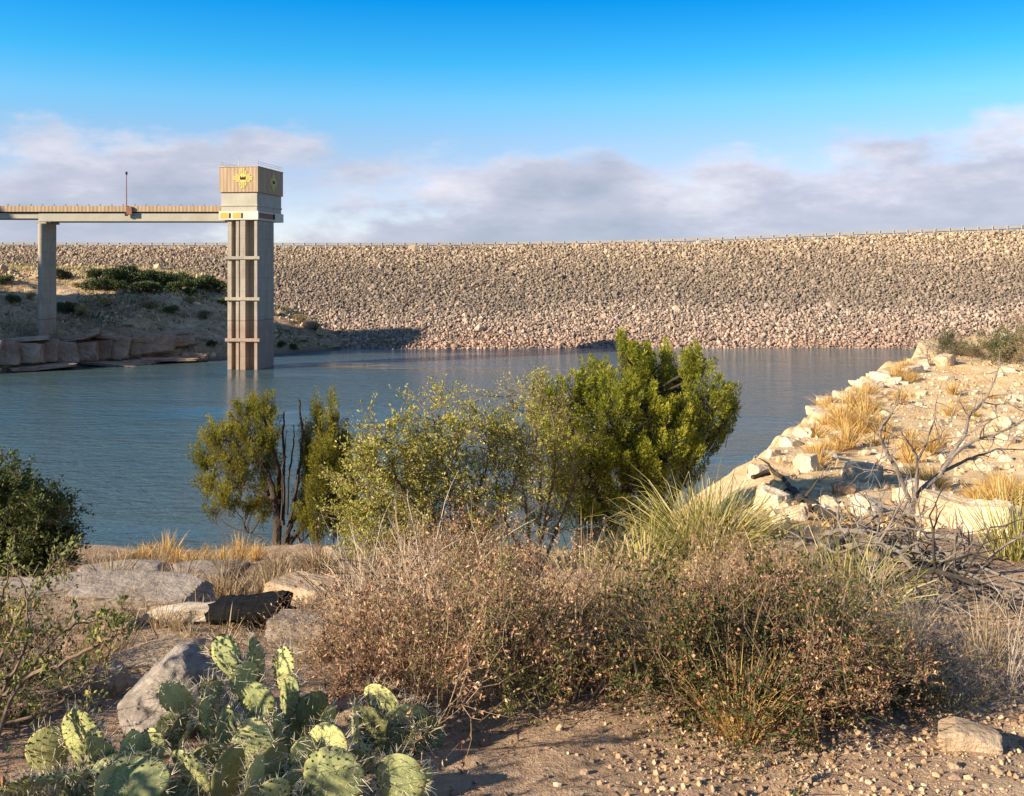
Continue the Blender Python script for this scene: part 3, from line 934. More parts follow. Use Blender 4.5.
# ---- big juniper
def plume(mb, segs, c, ax, L, w, n, leaf, tone):
    ax = ax.normalized()
    A = np.array(ax[:]); t = rng.random(n) ** .8
    u = np.array(ax.orthogonal().normalized()[:]); v = np.cross(A, u)
    a = rng.uniform(0, 2 * math.pi, n)
    rad = (u[None] * np.cos(a)[:, None] + v[None] * np.sin(a)[:, None])
    prof = w * np.sqrt(np.clip(1 - t, 0, 1)) * (.35 + .65 * np.minimum(t * 4, 1)) * rng.uniform(.5, 1.0, n)
    C = np.array(c[:])[None] + A[None] * (t * L)[:, None] + rad * prof[:, None]
    Dr = A[None] * .9 + rad * .7 + rng.normal(size=(n, 3)) * .35
    s = rng.uniform(.6, 1.3, n)
    add_leaves(mb, C, Dr, leaf[0] * s, leaf[1] * s, rnd=np.clip(tone + (t - .5) * .25 + rng.normal(size=n) * .16, 0, 1))
    segs.append((c - ax * L * .4, c + ax * L * .6, .006, .002))


def crown(lobes, Y, depth, trunk_pts, mat, parent, origin, per, leaf, plen, dens=1.0, upb=1.0, limb_m=None, limb_r=.03):
    mb = MB(); segs = []; limbs = MB()
    px2m = Y / F
    cx = sum(l[0] for l in lobes) / len(lobes)
    for lob in lobes:
        px, py, rx, ry = lob[:4]
        dy = lob[4] if len(lob) > 4 else random.uniform(-1, 1) * depth
        c = P(px, py, Y + dy)
        tp = min(trunk_pts, key=lambda q: (q - c).length + (.6 if q.z > c.z else 0))
        mid = tp.lerp(c, .5) + rv() * .08 + Vector((0, 0, -.05))
        pts = smooth_path([tp, mid, c], 4, .012)
        rr = [limb_r * (1 - .75 * i / (len(pts) - 1)) for i in range(len(pts))]
        add_tube(limbs, pts, rr, 6, knob=.25)
        n = max(5, int(dens * rx * ry / 26))
        tone0 = random.uniform(.35, .6)
        for k in range(n):
            d = rv(); s = random.uniform(.45, 1.0)
            p = c + Vector((d.x * rx * px2m * s, d.y * min(rx, ry) * px2m * 1.15 * s, d.z * ry * px2m * s * .9))
            ax = Vector((d.x * .55, d.y * .55, .75 * upb + d.z * .25)) + rv() * .25
            L = plen * random.uniform(.65, 1.25); w = L * random.uniform(.17, .26)
            plume(mb, segs, p - ax.normalized() * L * .4, ax, L, w, int(per * random.uniform(.7, 1.2)), leaf, tone0 + random.uniform(-.12, .12))
            segs.append((c.lerp(p, .15), p - ax.normalized() * L * .3, .008, .004))
    cr = mb.build('crown', mat, parent, origin=origin)
    add_segs(limbs, segs, 3)
    return cr, limbs


b = G(632, 522)
YJ = 13.5
LM['the big green juniper'] = (P(640, 500, YJ).x, YJ)
jb = Vector((P(640, 500, YJ).x, YJ, nz(P(640, 500, YJ).x, YJ)))
jun = thing('juniper_tree', 'large dense bright green juniper behind the dry scrub', 'tree', jb)
tr = MB(); tps = []
for path in ([(640, 540), (645, 500), (652, 470), (672, 440), (690, 418)], [(630, 540), (628, 500), (622, 460), (615, 420), (618, 390)], [(620, 540), (605, 510), (590, 480), (578, 440), (575, 415)], [(650, 535), (660, 490), (655, 440), (650, 400), (640, 380)], [(648, 540), (672, 500), (690, 470), (708, 440)]):
    pts = [P(px, py, YJ + random.uniform(-.25, .25) * (i > 0)) for i, (px, py) in enumerate(path)]
    pts[0].z = min(pts[0].z, jb.z) - .1
    pts = smooth_path(pts, 4, .015); tps += pts[3:]
    add_tube(tr, pts, [.075 * (1 - .72 * i / (len(pts) - 1)) for i in range(len(pts))], 8, knob=.3)
lobes = [(628, 366, 27, 25), (612, 395, 30, 28), (598, 380, 22, 26), (655, 378, 25, 27), (678, 372, 22, 22), (694, 366, 16, 20), (705, 392, 24, 22), (726, 400, 14, 15), (718, 420, 18, 16), (692, 405, 28, 28), (660, 410, 30, 26), (630, 425, 32, 30), (574, 393, 22, 26), (552, 392, 15, 20), (578, 425, 26, 28), (600, 450, 30, 28), (640, 455, 30, 28), (678, 445, 22, 20), (700, 432, 20, 16), (560, 425, 20, 26), (590, 480, 26, 24), (626, 488, 28, 22), (662, 480, 24, 20), (540, 415, 14, 20), (690, 465, 16, 14), (565, 460, 22, 24), (605, 505, 22, 16), (645, 505, 20, 14), (645, 398, 26, 26, -.7), (668, 418, 26, 26, -.75), (625, 445, 26, 24, -.8), (655, 455, 26, 24, -.85), (602, 422, 24, 24, -.7), (684, 440, 20, 22, -.6), (652, 366, 20, 20, -.3), (590, 455, 24, 22, -.7), (642, 345, 12, 12), (622, 343, 10, 10), (560, 478, 18, 18, -.4), (580, 500, 22, 16, -.5), (625, 346, 5, 16), (667, 352, 5, 14), (697, 356, 5, 14), (600, 372, 5, 14), (733, 394, 5, 12), (580, 380, 5, 14), (648, 350, 5, 14), (545, 385, 5, 14)]
lobes = [(l[0], l[1] + 9) + tuple(l[2:]) for l in lobes]
cr, limbs = crown(lobes, YJ, .75, tps, M['juniper'], jun, jb, 150, (.048, .0125), .33, 1.15, 1.25)
tr.v += limbs.v; tr.r += limbs.r
tr.f += [(f + tr.n, mi) for f, mi in limbs.f]; tr.n += limbs.n
tr.build('trunk', M['bark'], jun, origin=jb, smooth=False)

# ---- left juniper with split crown and bare grey stems
YL = 19.0
lb = Vector((P(278, 548, YL).x, YL, nz(P(278, 548, YL).x, YL)))
LM['the split juniper'] = (lb.x, lb.y)
jun2 = thing('juniper_tree', 'juniper with a split crown and bare grey stems at the lake edge', 'tree', lb)
tr = MB(); tps = []
for path, r0 in (([(276, 552), (277, 520), (274, 497), (268, 475), (256, 455), (240, 440)], .085), ([(276, 552), (279, 520), (279, 490), (276, 460), (268, 432), (262, 412)], .075), ([(283, 552), (290, 525), (302, 505), (312, 480), (318, 450), (320, 420)], .07),
                 ([(285, 552), (300, 530), (318, 512), (330, 490), (334, 455), (333, 420)], .06), ([(274, 500), (262, 492), (244, 487), (228, 488), (212, 492)], .04), ([(290, 552), (305, 538), (318, 530), (326, 524)], .03), ([(270, 552), (262, 540), (250, 533), (246, 530)], .02)):
    pts = [P(px, py, YL + random.uniform(-.3, .3) * (i > 1)) for i, (px, py) in enumerate(path)]
    pts = smooth_path(pts, 4, .02); tps += pts[6:]
    add_tube(tr, pts, [r0 * (1 - .75 * i / (len(pts) - 1)) for i in range(len(pts))], 8, knob=.3)
lobes = [(264, 410, 14, 17), (243, 420, 16, 17), (254, 440, 22, 20), (220, 438, 18, 18), (208, 458, 15, 16), (232, 460, 20, 18), (206, 484, 12, 14), (222, 495, 12, 12), (240, 480, 16, 14), (266, 465, 14, 20), (264, 512, 9, 10), (214, 512, 7, 8), (270, 432, 11, 22), (258, 500, 11, 12), (248, 505, 9, 10), (232, 505, 10, 9), (268, 490, 8, 14)]
cr, l1 = crown(lobes, YL, .6, tps, M['juniper2'], jun2, lb, 120, (.045, .0125), .32, 3.4, 1.2, limb_r=.018)
lobes = [(317, 422, 4, 24), (332, 416, 4, 28), (306, 446, 6, 24), (322, 458, 8, 26), (338, 450, 6, 32), (311, 478, 9, 26), (328, 484, 11, 26), (343, 480, 7, 26), (322, 508, 13, 18), (305, 504, 8, 18), (338, 508, 10, 16), (327, 440, 5, 34), (345, 500, 7, 20), (315, 520, 10, 12), (333, 522, 9, 12), (349, 492, 8, 24), (346, 452, 5, 22), (347, 515, 8, 12), (318, 532, 8, 8), (302, 520, 6, 10), (325, 470, 12, 30, -.4), (318, 500, 12, 22, -.4)]
cr2, l2 = crown(lobes, YL, .45, tps, M['juniper2'], jun2, lb, 120, (.045, .0125), .46, 5.0, 2.6, limb_r=.016)
for l in (l1, l2):
    tr.v += l.v; tr.r += l.r; tr.f += [(f + tr.n, mi) for f, mi in l.f]; tr.n += l.n
tr.build('trunk', M['bark'], jun2, origin=lb)
mb = MB()
for path, r0 in (([(283, 525), (284, 480), (283, 440), (284, 412)], .045), ([(290, 520), (297, 480), (302, 445), (300, 408), (299, 399)], .045), ([(287, 515), (290, 470), (294, 440), (293, 425)], .025), ([(300, 450), (305, 430), (308, 420)], .014), ([(281, 520), (283, 470), (287, 430)], .02), ([(294, 530), (304, 548), (311, 556)], .02), ([(288, 535), (280, 552), (276, 560)], .02)):
    pts = smooth_path([P(px, py, YL + random.uniform(-.15, .15)) for px, py in path], 4, .015)
    add_tube(mb, pts, [r0 * (1 - .7 * i / (len(pts) - 1)) for i in range(len(pts))], 6, knob=.3)
mb.build('bare_stems', M['dark_wood'], jun2, origin=lb)

# ---- pale leaved sumac bush in the middle, and a greyer one beside the juniper
def leafy_bush(name, label, base_px, Y, limbs_px, leaf, per, lm, tm, extra=7, twig_L=.55, r0=.022, depthy=.7, maxd=1):
    x = P(base_px[0], base_px[1], Y).x
    o = Vector((x, Y, nz(x, Y)))
    t = thing(name, label, 'bush', o)
    segs, tips = [], []; mbs = MB()
    for path in limbs_px:
        dy = random.uniform(-depthy, depthy)
        n = len(path)
        pts = [P(px, py, Y + dy * i / (n - 1)) for i, (px, py) in enumerate(path)]
        pts[0] = o + Vector((random.uniform(-.12, .12), random.uniform(-.1, .1), -.05))
        pts = smooth_path(pts, 5, .015)
        add_tube(mbs, pts, [r0 * (1 - .75 * i / (len(pts) - 1)) for i in range(len(pts))], 6, knob=.25)
        for k in range(3, len(pts)):
            for _ in range(extra if k % 2 else extra // 2):
                d = (pts[k] - pts[k - 1]).normalized()
                grow(pts[k], (d * .5 + rv()).normalized(), twig_L * random.uniform(.4, 1), .006, 1, segs, tips, bend=.35, kids=2, lift=.08)
    add_segs(mbs, segs, 3); mbs.build('stems', tm, t, origin=o)
    mb = MB(); tip_leaves(mb, tips, per, leaf[0], leaf[1], leaf[2], maxd, .3); mb.build('leaves', lm, t, origin=o)
    LM[label] = (o.x, o.y)
    return t


sumac = leafy_bush('sumac_bush', 'pale yellow green sumac bush arching left of the big juniper', (452, 560), 11.5,
    [[(452, 560), (425, 520), (400, 485), (378, 465), (364, 470)], [(450, 560), (430, 505), (410, 455), (385, 440)], [(455, 560), (450, 500), (440, 450), (432, 415)], [(455, 560), (475, 500), (490, 455), (482, 425)], [(460, 560), (500, 510), (520, 470), (526, 440)],
     [(448, 560), (410, 535), (382, 515), (365, 512), (355, 530)], [(452, 560), (400, 520), (376, 490), (366, 488)], [(455, 560), (465, 520), (460, 470), (455, 440)], [(450, 560), (405, 550), (385, 545), (368, 545)], [(452, 560), (430, 540), (415, 500), (420, 470)]],
    (.040, .019, .024), 3, M['sumac'], M['twig'], extra=5, twig_L=.46)
grey = leafy_bush('sumac_bush', 'thin greyish bush with dry twigs against the juniper\'s flank', (530, 560), 12.3,
    [[(530, 560), (525, 500), (515, 440), (512, 395)], [(530, 560), (540, 490), (535, 430), (540, 388)], [(535, 560), (550, 500), (556, 450), (550, 405)], [(528, 560), (505, 520), (495, 470), (500, 430)], [(535, 560), (560, 520), (575, 480), (570, 450)]],
    (.032, .015, .02), 2, M['sumac'], M['twig'], extra=4, twig_L=.40)
# ---- dark green bush at the left edge
dk = leafy_bush('broadleaf_bush', 'dark green leafy bush on the bank above the lake', (8, 588), 10.0,
    [[(8, 588), (5, 545), (0, 510), (-20, 485)], [(8, 588), (15, 545), (22, 515), (18, 500)], [(8, 588), (30, 560), (44, 532), (48, 518)], [(8, 588), (5, 535), (2, 500), (4, 486)], [(8, 588), (-20, 555), (-40, 520)], [(8, 588), (30, 570), (46, 556), (52, 548)], [(8, 588), (20, 555), (36, 525), (34, 510)], [(8, 588), (-10, 550), (-5, 520)]],
    (.040, .022, .028), 4, M['dark_leaf'], M['twig'], extra=5, twig_L=.34)

# ---- thin branching shrub close to the camera on the left
fo = P(-40, 800, 2.7); fo.z = nz(fo.x, fo.y)
fs = thing('branching_shrub', 'sparse shrub of thin arching branches close to the camera', 'shrub', fo)
mbs = MB(); segs = []; tips = []
for path, dy in (([(-40, 800), (-5, 715), (22, 655), (28, 610), (18, 570)], .1), ([(-40, 800), (10, 700), (60, 665), (105, 640), (122, 628)], -.2), ([(-40, 800), (-10, 690), (22, 610), (48, 572), (62, 548)], .3), ([(-40, 800), (-12, 720), (20, 690), (60, 690), (100, 672)], .0), ([(-40, 800), (-20, 680), (-2, 610), (8, 575)], -.1), ([(-40, 800), (0, 730), (40, 655), (75, 625), (110, 612)], .25), ([(-40, 800), (-10, 740), (40, 715), (80, 690)], .15)):
    pts = [P(px, py, 2.9 + dy * i / 3) for i, (px, py) in enumerate(path)]; pts[0] = fo - Vector((0, 0, .05))
    pts = smooth_path(pts, 6, .004)
    add_tube(mbs, pts, [.0075 * (1 - .7 * i / (len(pts) - 1)) for i in range(len(pts))], 6, knob=.2)
    for k in range(8, len(pts)):
        if random.random() < .62:
            d = (pts[k] - pts[k - 1]).normalized()
            grow(pts[k], (d * .6 + rv() * .8).normalized(), random.uniform(.05, .14), .0025, 0, segs, tips, bend=.3)
add_segs(mbs, segs, 4); mbs.build('stems', M['twig'], fs, origin=fo)
mb = MB(); tip_leaves(mb, tips, 7, .021, .011, .016, 1, .3); mb.build('leaves', M['branch_leaf'], fs, origin=fo)

# ---- beargrass clump
yo = G(705, 548); yo = Vector((P(705, 548, 8.2).x, 8.2, nz(P(705, 548, 8.2).x, 8.2)))
LM['the beargrass clump'] = (yo.x, yo.y)


def blade_clump(name, label, cat, o, n, L, W, spread, mat, lean=.9, droop=(.3, 1.3), off=(0, 0)):
    a = rng.uniform(0, 2 * math.pi, n); l = rng.random(n) ** .7 * lean
    D = np.stack([np.cos(a) * l + off[0], np.sin(a) * l + off[1], np.ones(n)], 1)
    B = np.stack([np.cos(a) * l * spread + rng.normal(size=n) * spread * .3, np.sin(a) * l * spread + rng.normal(size=n) * spread * .3, np.full(n, -.02)], 1)
    mb = MB(); add_blades(mb, B, D, L * rng.uniform(.55, 1.15, n), W * rng.uniform(.6, 1.2, n), rng.uniform(*droop, n))
    ob = mb.build(name, mat, None); ob.location = o
    return tag(ob, label, cat)


blade_clump('beargrass', 'big fountain of yellow green grassy blades by the big juniper', 'grass clump', yo, 1000, .84, .007, .22, M['yucca'], 1.15, (.4, 1.5))
yo2 = G(650, 575); blade_clump('beargrass', 'lower beargrass clump leaning out over the pale sandy rock', 'grass clump', Vector((P(645, 560, 7.6).x, 7.6, nz(P(645, 560, 7.6).x, 7.6))), 420, .66, .009, .16, M['yucca'], 1.2, (.5, 1.5))
p = G(850, 600); blade_clump('beargrass', 'green blade clump among the grey fallen branches', 'grass clump', p, 260, .5, .006, .15, M['yucca'], 1.3, (.5, 1.5))
p = G(740, 738); blade_clump('grass_tuft', 'tall straw coloured grass tuft at the front of the oak scrub', 'grass tuft', p, 260, .36, .0035, .06, M['gold_grass'], .8, (.1, .9))
p = G(985, 660); blade_clump('grass_tuft', 'thin dry grass tuft on the dark soil beside the trail', 'grass tuft', p, 120, .34, .003, .08, M['dry_grass'], .6, (.1, .8))
p = G(1015, 560); blade_clump('grass_tuft', 'olive grass tuft beyond the fallen branches', 'grass tuft', p, 240, .55, .006, .16, M['yucca'], .7, (.1, .8))

# ---- dead tree
dt = P(910, 534, 9.4); gz = nz(dt.x, dt.y); dt.z = gz
LM['the dead grey tree'] = (dt.x, dt.y)
dtree = thing('dead_tree', 'leafless grey dead tree standing on the sunlit slope', 'tree', dt)
mb = MB(); tw = MB(); segs = []
paths = [([(915, 536), (910, 520), (910, 508), (913, 498)], .075, .06), ([(911, 505), (900, 477), (888, 454), (880, 436), (883, 424), (892, 413), (900, 400)], .04, .008),
         ([(914, 500), (917, 482), (917, 460), (911, 447), (901, 432)], .035, .01), ([(917, 462), (926, 443), (934, 420), (936, 402)], .022, .007),
         ([(912, 503), (926, 485), (941, 473), (952, 454), (964, 436), (969, 417), (983, 402), (994, 383), (999, 360)], .05, .008),
         ([(941, 473), (960, 449), (979, 439), (1001, 432), (1030, 417)], .034, .012), ([(941, 473), (962, 462), (983, 454), (1000, 449), (1028, 451)], .028, .008),
         ([(932, 485), (952, 498), (969, 515)], .02, .007), ([(979, 439), (986, 424), (1000, 416)], .014, .005), ([(900, 477), (890, 470), (878, 470), (876, 462)], .014, .005), ([(969, 417), (960, 402), (962, 390)], .012, .004), ([(990, 437), (1008, 441), (1022, 436)], .012, .005), ([(926, 443), (940, 436), (950, 420)], .010, .004), ([(983, 402), (1000, 405), (1012, 399)], .012, .004)]
for k, (path, r0, r1) in enumerate(paths):
    dy = random.uniform(-.5, .5) if k else 0
    pts = [P(px, py, 9.4 + dy * i / (len(path) - 1)) for i, (px, py) in enumerate(path)]
    if k == 0: pts[0].z = gz - .1
    pts = smooth_path(pts, 4, .006); n = len(pts)
    add_tube(mb, pts, [.62 * (r0 + (r1 - r0) * i / (n - 1)) for i in range(n)], 7, knob=.25)
    if k:
        for i in range(n // 3, n):
            if random.random() < .85:
                grow(pts[i], ((pts[i] - pts[i - 1]).normalized() * .4 + rv()).normalized(), random.uniform(.1, .35), .005, random.choice((0, 0, 1)), segs, [], bend=.3, kids=1)
add_segs(mb, segs, 4)
mb.build('trunk', M['dead_wood'], dtree, origin=dt)

# ---- fallen dark trunk
fp = [(752, 472, 10.6), (775, 468, 10.4), (790, 483, 10.1), (806, 499, 9.7), (830, 513, 9.3)]
pts = [G(a, b_ + 9) + Vector((0, 0, .07)) for a, b_, c_ in fp]
pts = smooth_path(pts, 4, .02); o = pts[8].copy()
ft = thing('fallen_log', 'dark twisted fallen trunk lying down the slope', 'log', o)
LM['the dark fallen trunk'] = (o.x, o.y)
mb = MB(); add_tube(mb, pts, [.036 + .012 * math.sin(i * .7) + .02 * (i / len(pts)) for i in range(len(pts))], 9, knob=.35); mb.build('stem', M['dark_wood'], ft, origin=o)
mb = MB()
for path in ([(790, 483), (772, 492), (756, 500)], [(775, 468), (768, 458), (758, 452)], [(800, 495), (812, 484), (820, 470)]):
    yq = min(pts, key=lambda w: abs(512 + w.x / w.y * F - path[0][0])).y; q = smooth_path([P(a, b_ + 6, yq) for a, b_ in path], 4, .01); add_tube(mb, q, [.035 - .004 * i for i in range(len(q))], 6, knob=.3)
mb.build('broken_limbs', M['dark_wood'], ft, origin=o)

# ---- loose dead branches
stick_specs = [((835, 540), (1010, 612)), ((850, 530), (960, 548)), ((880, 552), (1016, 590)), ((820, 575), (905, 520)), ((860, 590), (990, 570)), ((900, 560), (1000, 602)), ((840, 560), (930, 600)), ((795, 590), (880, 535)), ((905, 545), (975, 605)), ((930, 540), (1020, 560)),
               ((815, 545), (900, 575)), ((870, 515), (940, 590)), ((880, 600), (1005, 625)), ((780, 560), (850, 590)), ((800, 615), (850, 505)), ((955, 590), (1022, 618)), ((830, 528), (925, 562)), ((860, 575), (960, 620))]
items = []
for i, (a, b_) in enumerate(stick_specs):
    pa = G(*a); pb = G(*b_)
    lift = random.uniform(.03, .22)
    k = 5
    pts = []
    for j in range(k + 1):
        q = pa.lerp(pb, j / k) + Vector((random.uniform(-.05, .05), random.uniform(-.05, .05), 0))
        q.z = max(nz(q.x, q.y) + .02, pa.lerp(pb, j / k).z + lift * math.sin(math.pi * (j / k) * .8 + .2)); pts.append(q)
    pts = smooth_path(pts, 3, .008); o = pts[0].copy()
    r0 = random.uniform(.012, .024)
    mb = MB(); add_tube(mb, pts, [r0 * (1 - .7 * j / (len(pts) - 1)) for j in range(len(pts))], 6, knob=.25)
    sg = []
    for j in range(4, len(pts), 2):
        grow(pts[j], ((pts[j] - pts[j - 1]).normalized() * .8 + rv() * .7).normalized(), random.uniform(.15, .4), r0 * .45, 1, sg, [], bend=.3, kids=1, lift=.05)
    add_segs(mb, sg, 4)
    ob = mb.build('fallen_branch', M['dead_wood'] if i % 4 else M['dark_wood'], None, origin=o)
    tag(ob, 'x', 'branch', 'dead branches fallen below the dead tree')
    items.append((ob, ('pale' if i % 4 else 'dark') + ' forked fallen branch', ['the dead grey tree']))
rank_labels(items)

# ------------------------------------------------------------------ rocks
def rock(name, label, px, py, wpx, hpx, stone, Y=None, depth=1.0, blocky=.8, rough=.03, planes=10, sub=4, rz=None, tilt=0, group=None, sink=.25, cat='rock'):
    """rock whose base centre is at a photo pixel; wpx, hpx its seen size"""
    g = G(px, py) if Y is None else Vector((P(px, py, Y).x, Y, nz(P(px, py, Y).x, Y)))
    s = g.y / F
    v, f = rock_shape(sub, planes, .6, .95, blocky, rough)
    ext = v.max(0) - v.min(0)
    v = v / ext[None]
    w, h = wpx * s, hpx * s / (1 - sink)
    v = v * np.array([w, w * depth, h])[None]
    if tilt:
        v = xf(v, Matrix.Rotation(tilt, 4, 'Y'))
    v = xf(v, Matrix.Rotation(random.uniform(-.35, .35) if rz is None else rz, 4, 'Z'))
    v[:, 2] += h * (.5 - sink)
    mb = MB().add(v, f)
    ob = mb.build(name, stone, None); ob.location = g
    return tag(ob, label, cat, group)


# pale caprock on the sunlit headland
blocks = [(806, 470, 24, 17, .7), (862, 482, 40, 20, .7), (772, 508, 36, 20, .6), (795, 520, 26, 14, .6), (950, 524, 54, 30, .6), (990, 530, 50, 30, .6), (905, 500, 26, 14, .6),
          (872, 388, 42, 12, .9), (852, 402, 34, 14, .8), (836, 412, 30, 12, .8), (820, 422, 32, 14, .8), (806, 436, 26, 12, .8), (792, 446, 24, 12, .8), (776, 456, 24, 10, .8), (906, 372, 34, 9, .9), (924, 366, 26, 8, .9), (945, 364, 30, 14, .8), (762, 474, 30, 12, .7),
          (1006, 425, 26, 16, .4), (1000, 345, 36, 20, .3), (935, 425, 16, 9, .5), (890, 460, 20, 10, .5), (960, 448, 22, 10, .5), (1016, 400, 20, 9, .5), (975, 395, 18, 7, .5), (985, 470, 24, 10, .5), (880, 440, 14, 7, .5), (850, 435, 18, 9, .5), (920, 395, 16, 6, .5), (950, 380, 16, 6, .5), (885, 415, 14, 6, .5), (1005, 372, 18, 7, .5), (905, 440, 12, 7, .5), (940, 460, 15, 8, .5), (860, 515, 26, 12, .5), (830, 505, 22, 11, .5), (1010, 500, 24, 11, .5)]
items = []
big_lab = {4: None}
for i, (px, py, w, h, bl) in enumerate(blocks):
    w *= random.uniform(.75, 1.1) * (1 if i < 7 else .85); h *= 1 if i < 7 else .75; px += random.uniform(-5, 5) * (i > 6)
    ob = rock('caprock_block' if bl > .55 else 'pale_boulder', 'x', px, py, w, h, ST['pale'], blocky=bl * .75, depth=random.uniform(.5, .9), sub=5, rough=.09, planes=14, rz=random.uniform(-.85, -.4) if i < 7 else random.uniform(-.9, .9), tilt=random.uniform(-.18, .18), sink=.3 if i < 7 else .48, group='pale rocks on the sunlit headland')
    ph = 'wide pale caprock block' if w >= 40 else ('low pale ledge stone' if bl > .55 else 'small pale boulder')
    items.append((ob, ph, None))
LM['the lake rim'] = (P(880, 375, 40).x, 40.0)
LM['the headland tip'] = (P(945, 352, 49).x, 49.0)
rocks_pale = items
# pale slabs along the rim, in scattered smaller pieces
for k in range(44):
    t = random.random()
    Yk = 19 + 30 * t; xk = float(np.interp(Yk, EDGE[5:13, 1], EDGE[5:13, 0])) + random.uniform(-.3, 1.9)
    zk = nz(xk, Yk); px = 512 + xk / Yk * F; py = HY + (EYE - zk) / Yk * F
    s = math.exp(random.uniform(-1.6, -.1)) * F / Yk
    ob = rock('rim_stone', 'x', px, py, s, s * random.uniform(.18, .4), ST['pale'] if random.random() < .75 else ST['tan'], Y=Yk, blocky=random.uniform(.1, .7), rough=.08, sub=4, group='pale stones along the rim of the headland')
    items.append((ob, 'pale rim stone', ['the lake rim', 'the headland tip', 'the big green juniper']))
for k in range(70):
    px = random.uniform(800, 1040); py = random.uniform(362, 520)
    g = G(px, py)
    if shore_dist(np.array([g.x]), np.array([g.y]))[0] < .5: continue
    s = random.choice((.12, .16, .2, .3)) * random.uniform(.7, 1.3)
    ob = rock('slope_stone', 'x', px, py, s * F / g.y, s * .6 * F / g.y, ST['pale'] if random.random() < .6 else ST['tan'], blocky=.2, sub=2, group='loose stones on the sunlit slope')
    items.append((ob, ('larger' if s > .22 else 'small') + ' loose stone on the sunlit slope', ['the dead grey tree', 'the headland tip', 'the lake rim', 'the dark fallen trunk']))

# grey slabs and boulders on the left
LOGP = G(215, 640); LM['the charred log'] = (P(215, 632, 5.5).x, 5.5)
slabs = [('flat_slab', 'long grey sandstone slab between the lake and the charred log', 145, 606, 140, 26, 'grey', .55, .9),
         ('flat_slab', 'low grey slab half under the dark leafy bush', 45, 598, 96, 16, 'grey', .6, .9),
         ('flat_slab', 'thin grey slab at the foot of the split juniper', 205, 582, 80, 16, 'grey', .6, .9),
         ('flat_slab', 'grey slab behind the long sandstone slab', 120, 580, 90, 14, 'grey', .6, .9),
         ('flat_slab', 'tan slab in dry grass below the long grey slab', 60, 632, 130, 18, 'tan', .6, .8),
         ('boulder', 'rough tan rock under the pale end of the charred log', 158, 668, 92, 20, 'tan', .8, .6),
         ('boulder', 'grey boulder supporting the black end of the charred log', 302, 652, 66, 36, 'grey', .8, .6),
         ('boulder', 'sandy tan ledge to the far side of the charred log', 305, 598, 74, 18, 'tan', .7, .7),
         ('boulder', 'small pale stone in grass right of the split juniper', 335, 556, 24, 10, 'tan', .8, .3),
         ('boulder', 'dark grey stone below the arching sumac bush', 352, 566, 40, 20, 'grey', .8, .3),
         ('boulder', 'sunlit sandstone hump in the gap of the dry scrub', 582, 612, 74, 40, 'tan', .8, .3),
         ('boulder', 'cracked sandstone ledge piece beside the sandstone hump', 560, 640, 60, 18, 'tan', .8, .5),
         ('boulder', 'half buried tan stone below the sandstone hump', 615, 640, 44, 18, 'tan', .8, .3),
         ('boulder', 'low sandy rock under the lower beargrass clump', 610, 560, 80, 28, 'tan', .7, .5),
         ('boulder', 'pale stone at the lake edge beside the golden grass', 128, 560, 22, 8, 'tan', .8, .4),
         ('boulder', 'red brown rock under the scrub near the banded boulder', 110, 690, 40, 24, 'tan', .8, .3),
         ('boulder', 'tan stone in the grass left of the banded boulder', 80, 655, 34, 18, 'tan', .8, .3)]
for nm, lab, px, py, w, h, st, dp, bl in slabs:
    rock(nm, lab, px, py, w, h, ST[st], depth=dp, blocky=bl, rough=.06, planes=14, sub=5, group='weathered rocks of the near bank')
bb = rock('banded_boulder', 'grey streaked boulder leaning beside the prickly pear', 178, 722, 104, 76, ST['banded'], Y=3.58, depth=.8, blocky=.0, planes=12, rough=.06, sub=5, rz=.2, tilt=-.55, sink=.18)
rock('flat_stone', 'flat pale topped stone on the trail by the oak scrub', 968, 745, 62, 20, ST['tan'], depth=.7, blocky=.5, sub=4, rz=-.2)
LM['the flat pale stone'] = tuple(G(968, 745)[:2])
LM['the straw coloured tuft'] = tuple(G(740, 738)[:2])

# stones on the trail
tone = {0: 'tan', 1: 'pale', 2: 'red'}
for k in range(38):
    px = random.uniform(560, 1024); py = random.uniform(715, 800)
    if px < 620 and py < 740: continue
    s = math.exp(random.gauss(1.95, .45)) * (1.0 if px > 700 else .7)
    kd = random.choice((0, 0, 0, 0, 0, 0, 1, 2, 2))
    ob = rock('trail_stone', 'x', px, py, s, s * .62, ST['tan' if kd == 1 else tone[kd]], blocky=.15, sub=3, rough=.05, sink=.3, group='loose stones on the trail')
    size = 'pebble sized' if s < 7 else ('fist sized' if s < 13 else 'larger')
    items.append((ob, f"{size} {['tan', 'tan', 'reddish'][kd]} trail stone", ['the flat pale stone', 'the straw coloured tuft']))
rank_labels(items)

# ---- charred log
lo_ = P(212, 628, 5.45); lo_.z = nz(lo_.x, lo_.y)
lo_.z += 0
log = thing('charred_log', 'weathered split log with a pale ragged end and a charred black end', 'log', lo_)


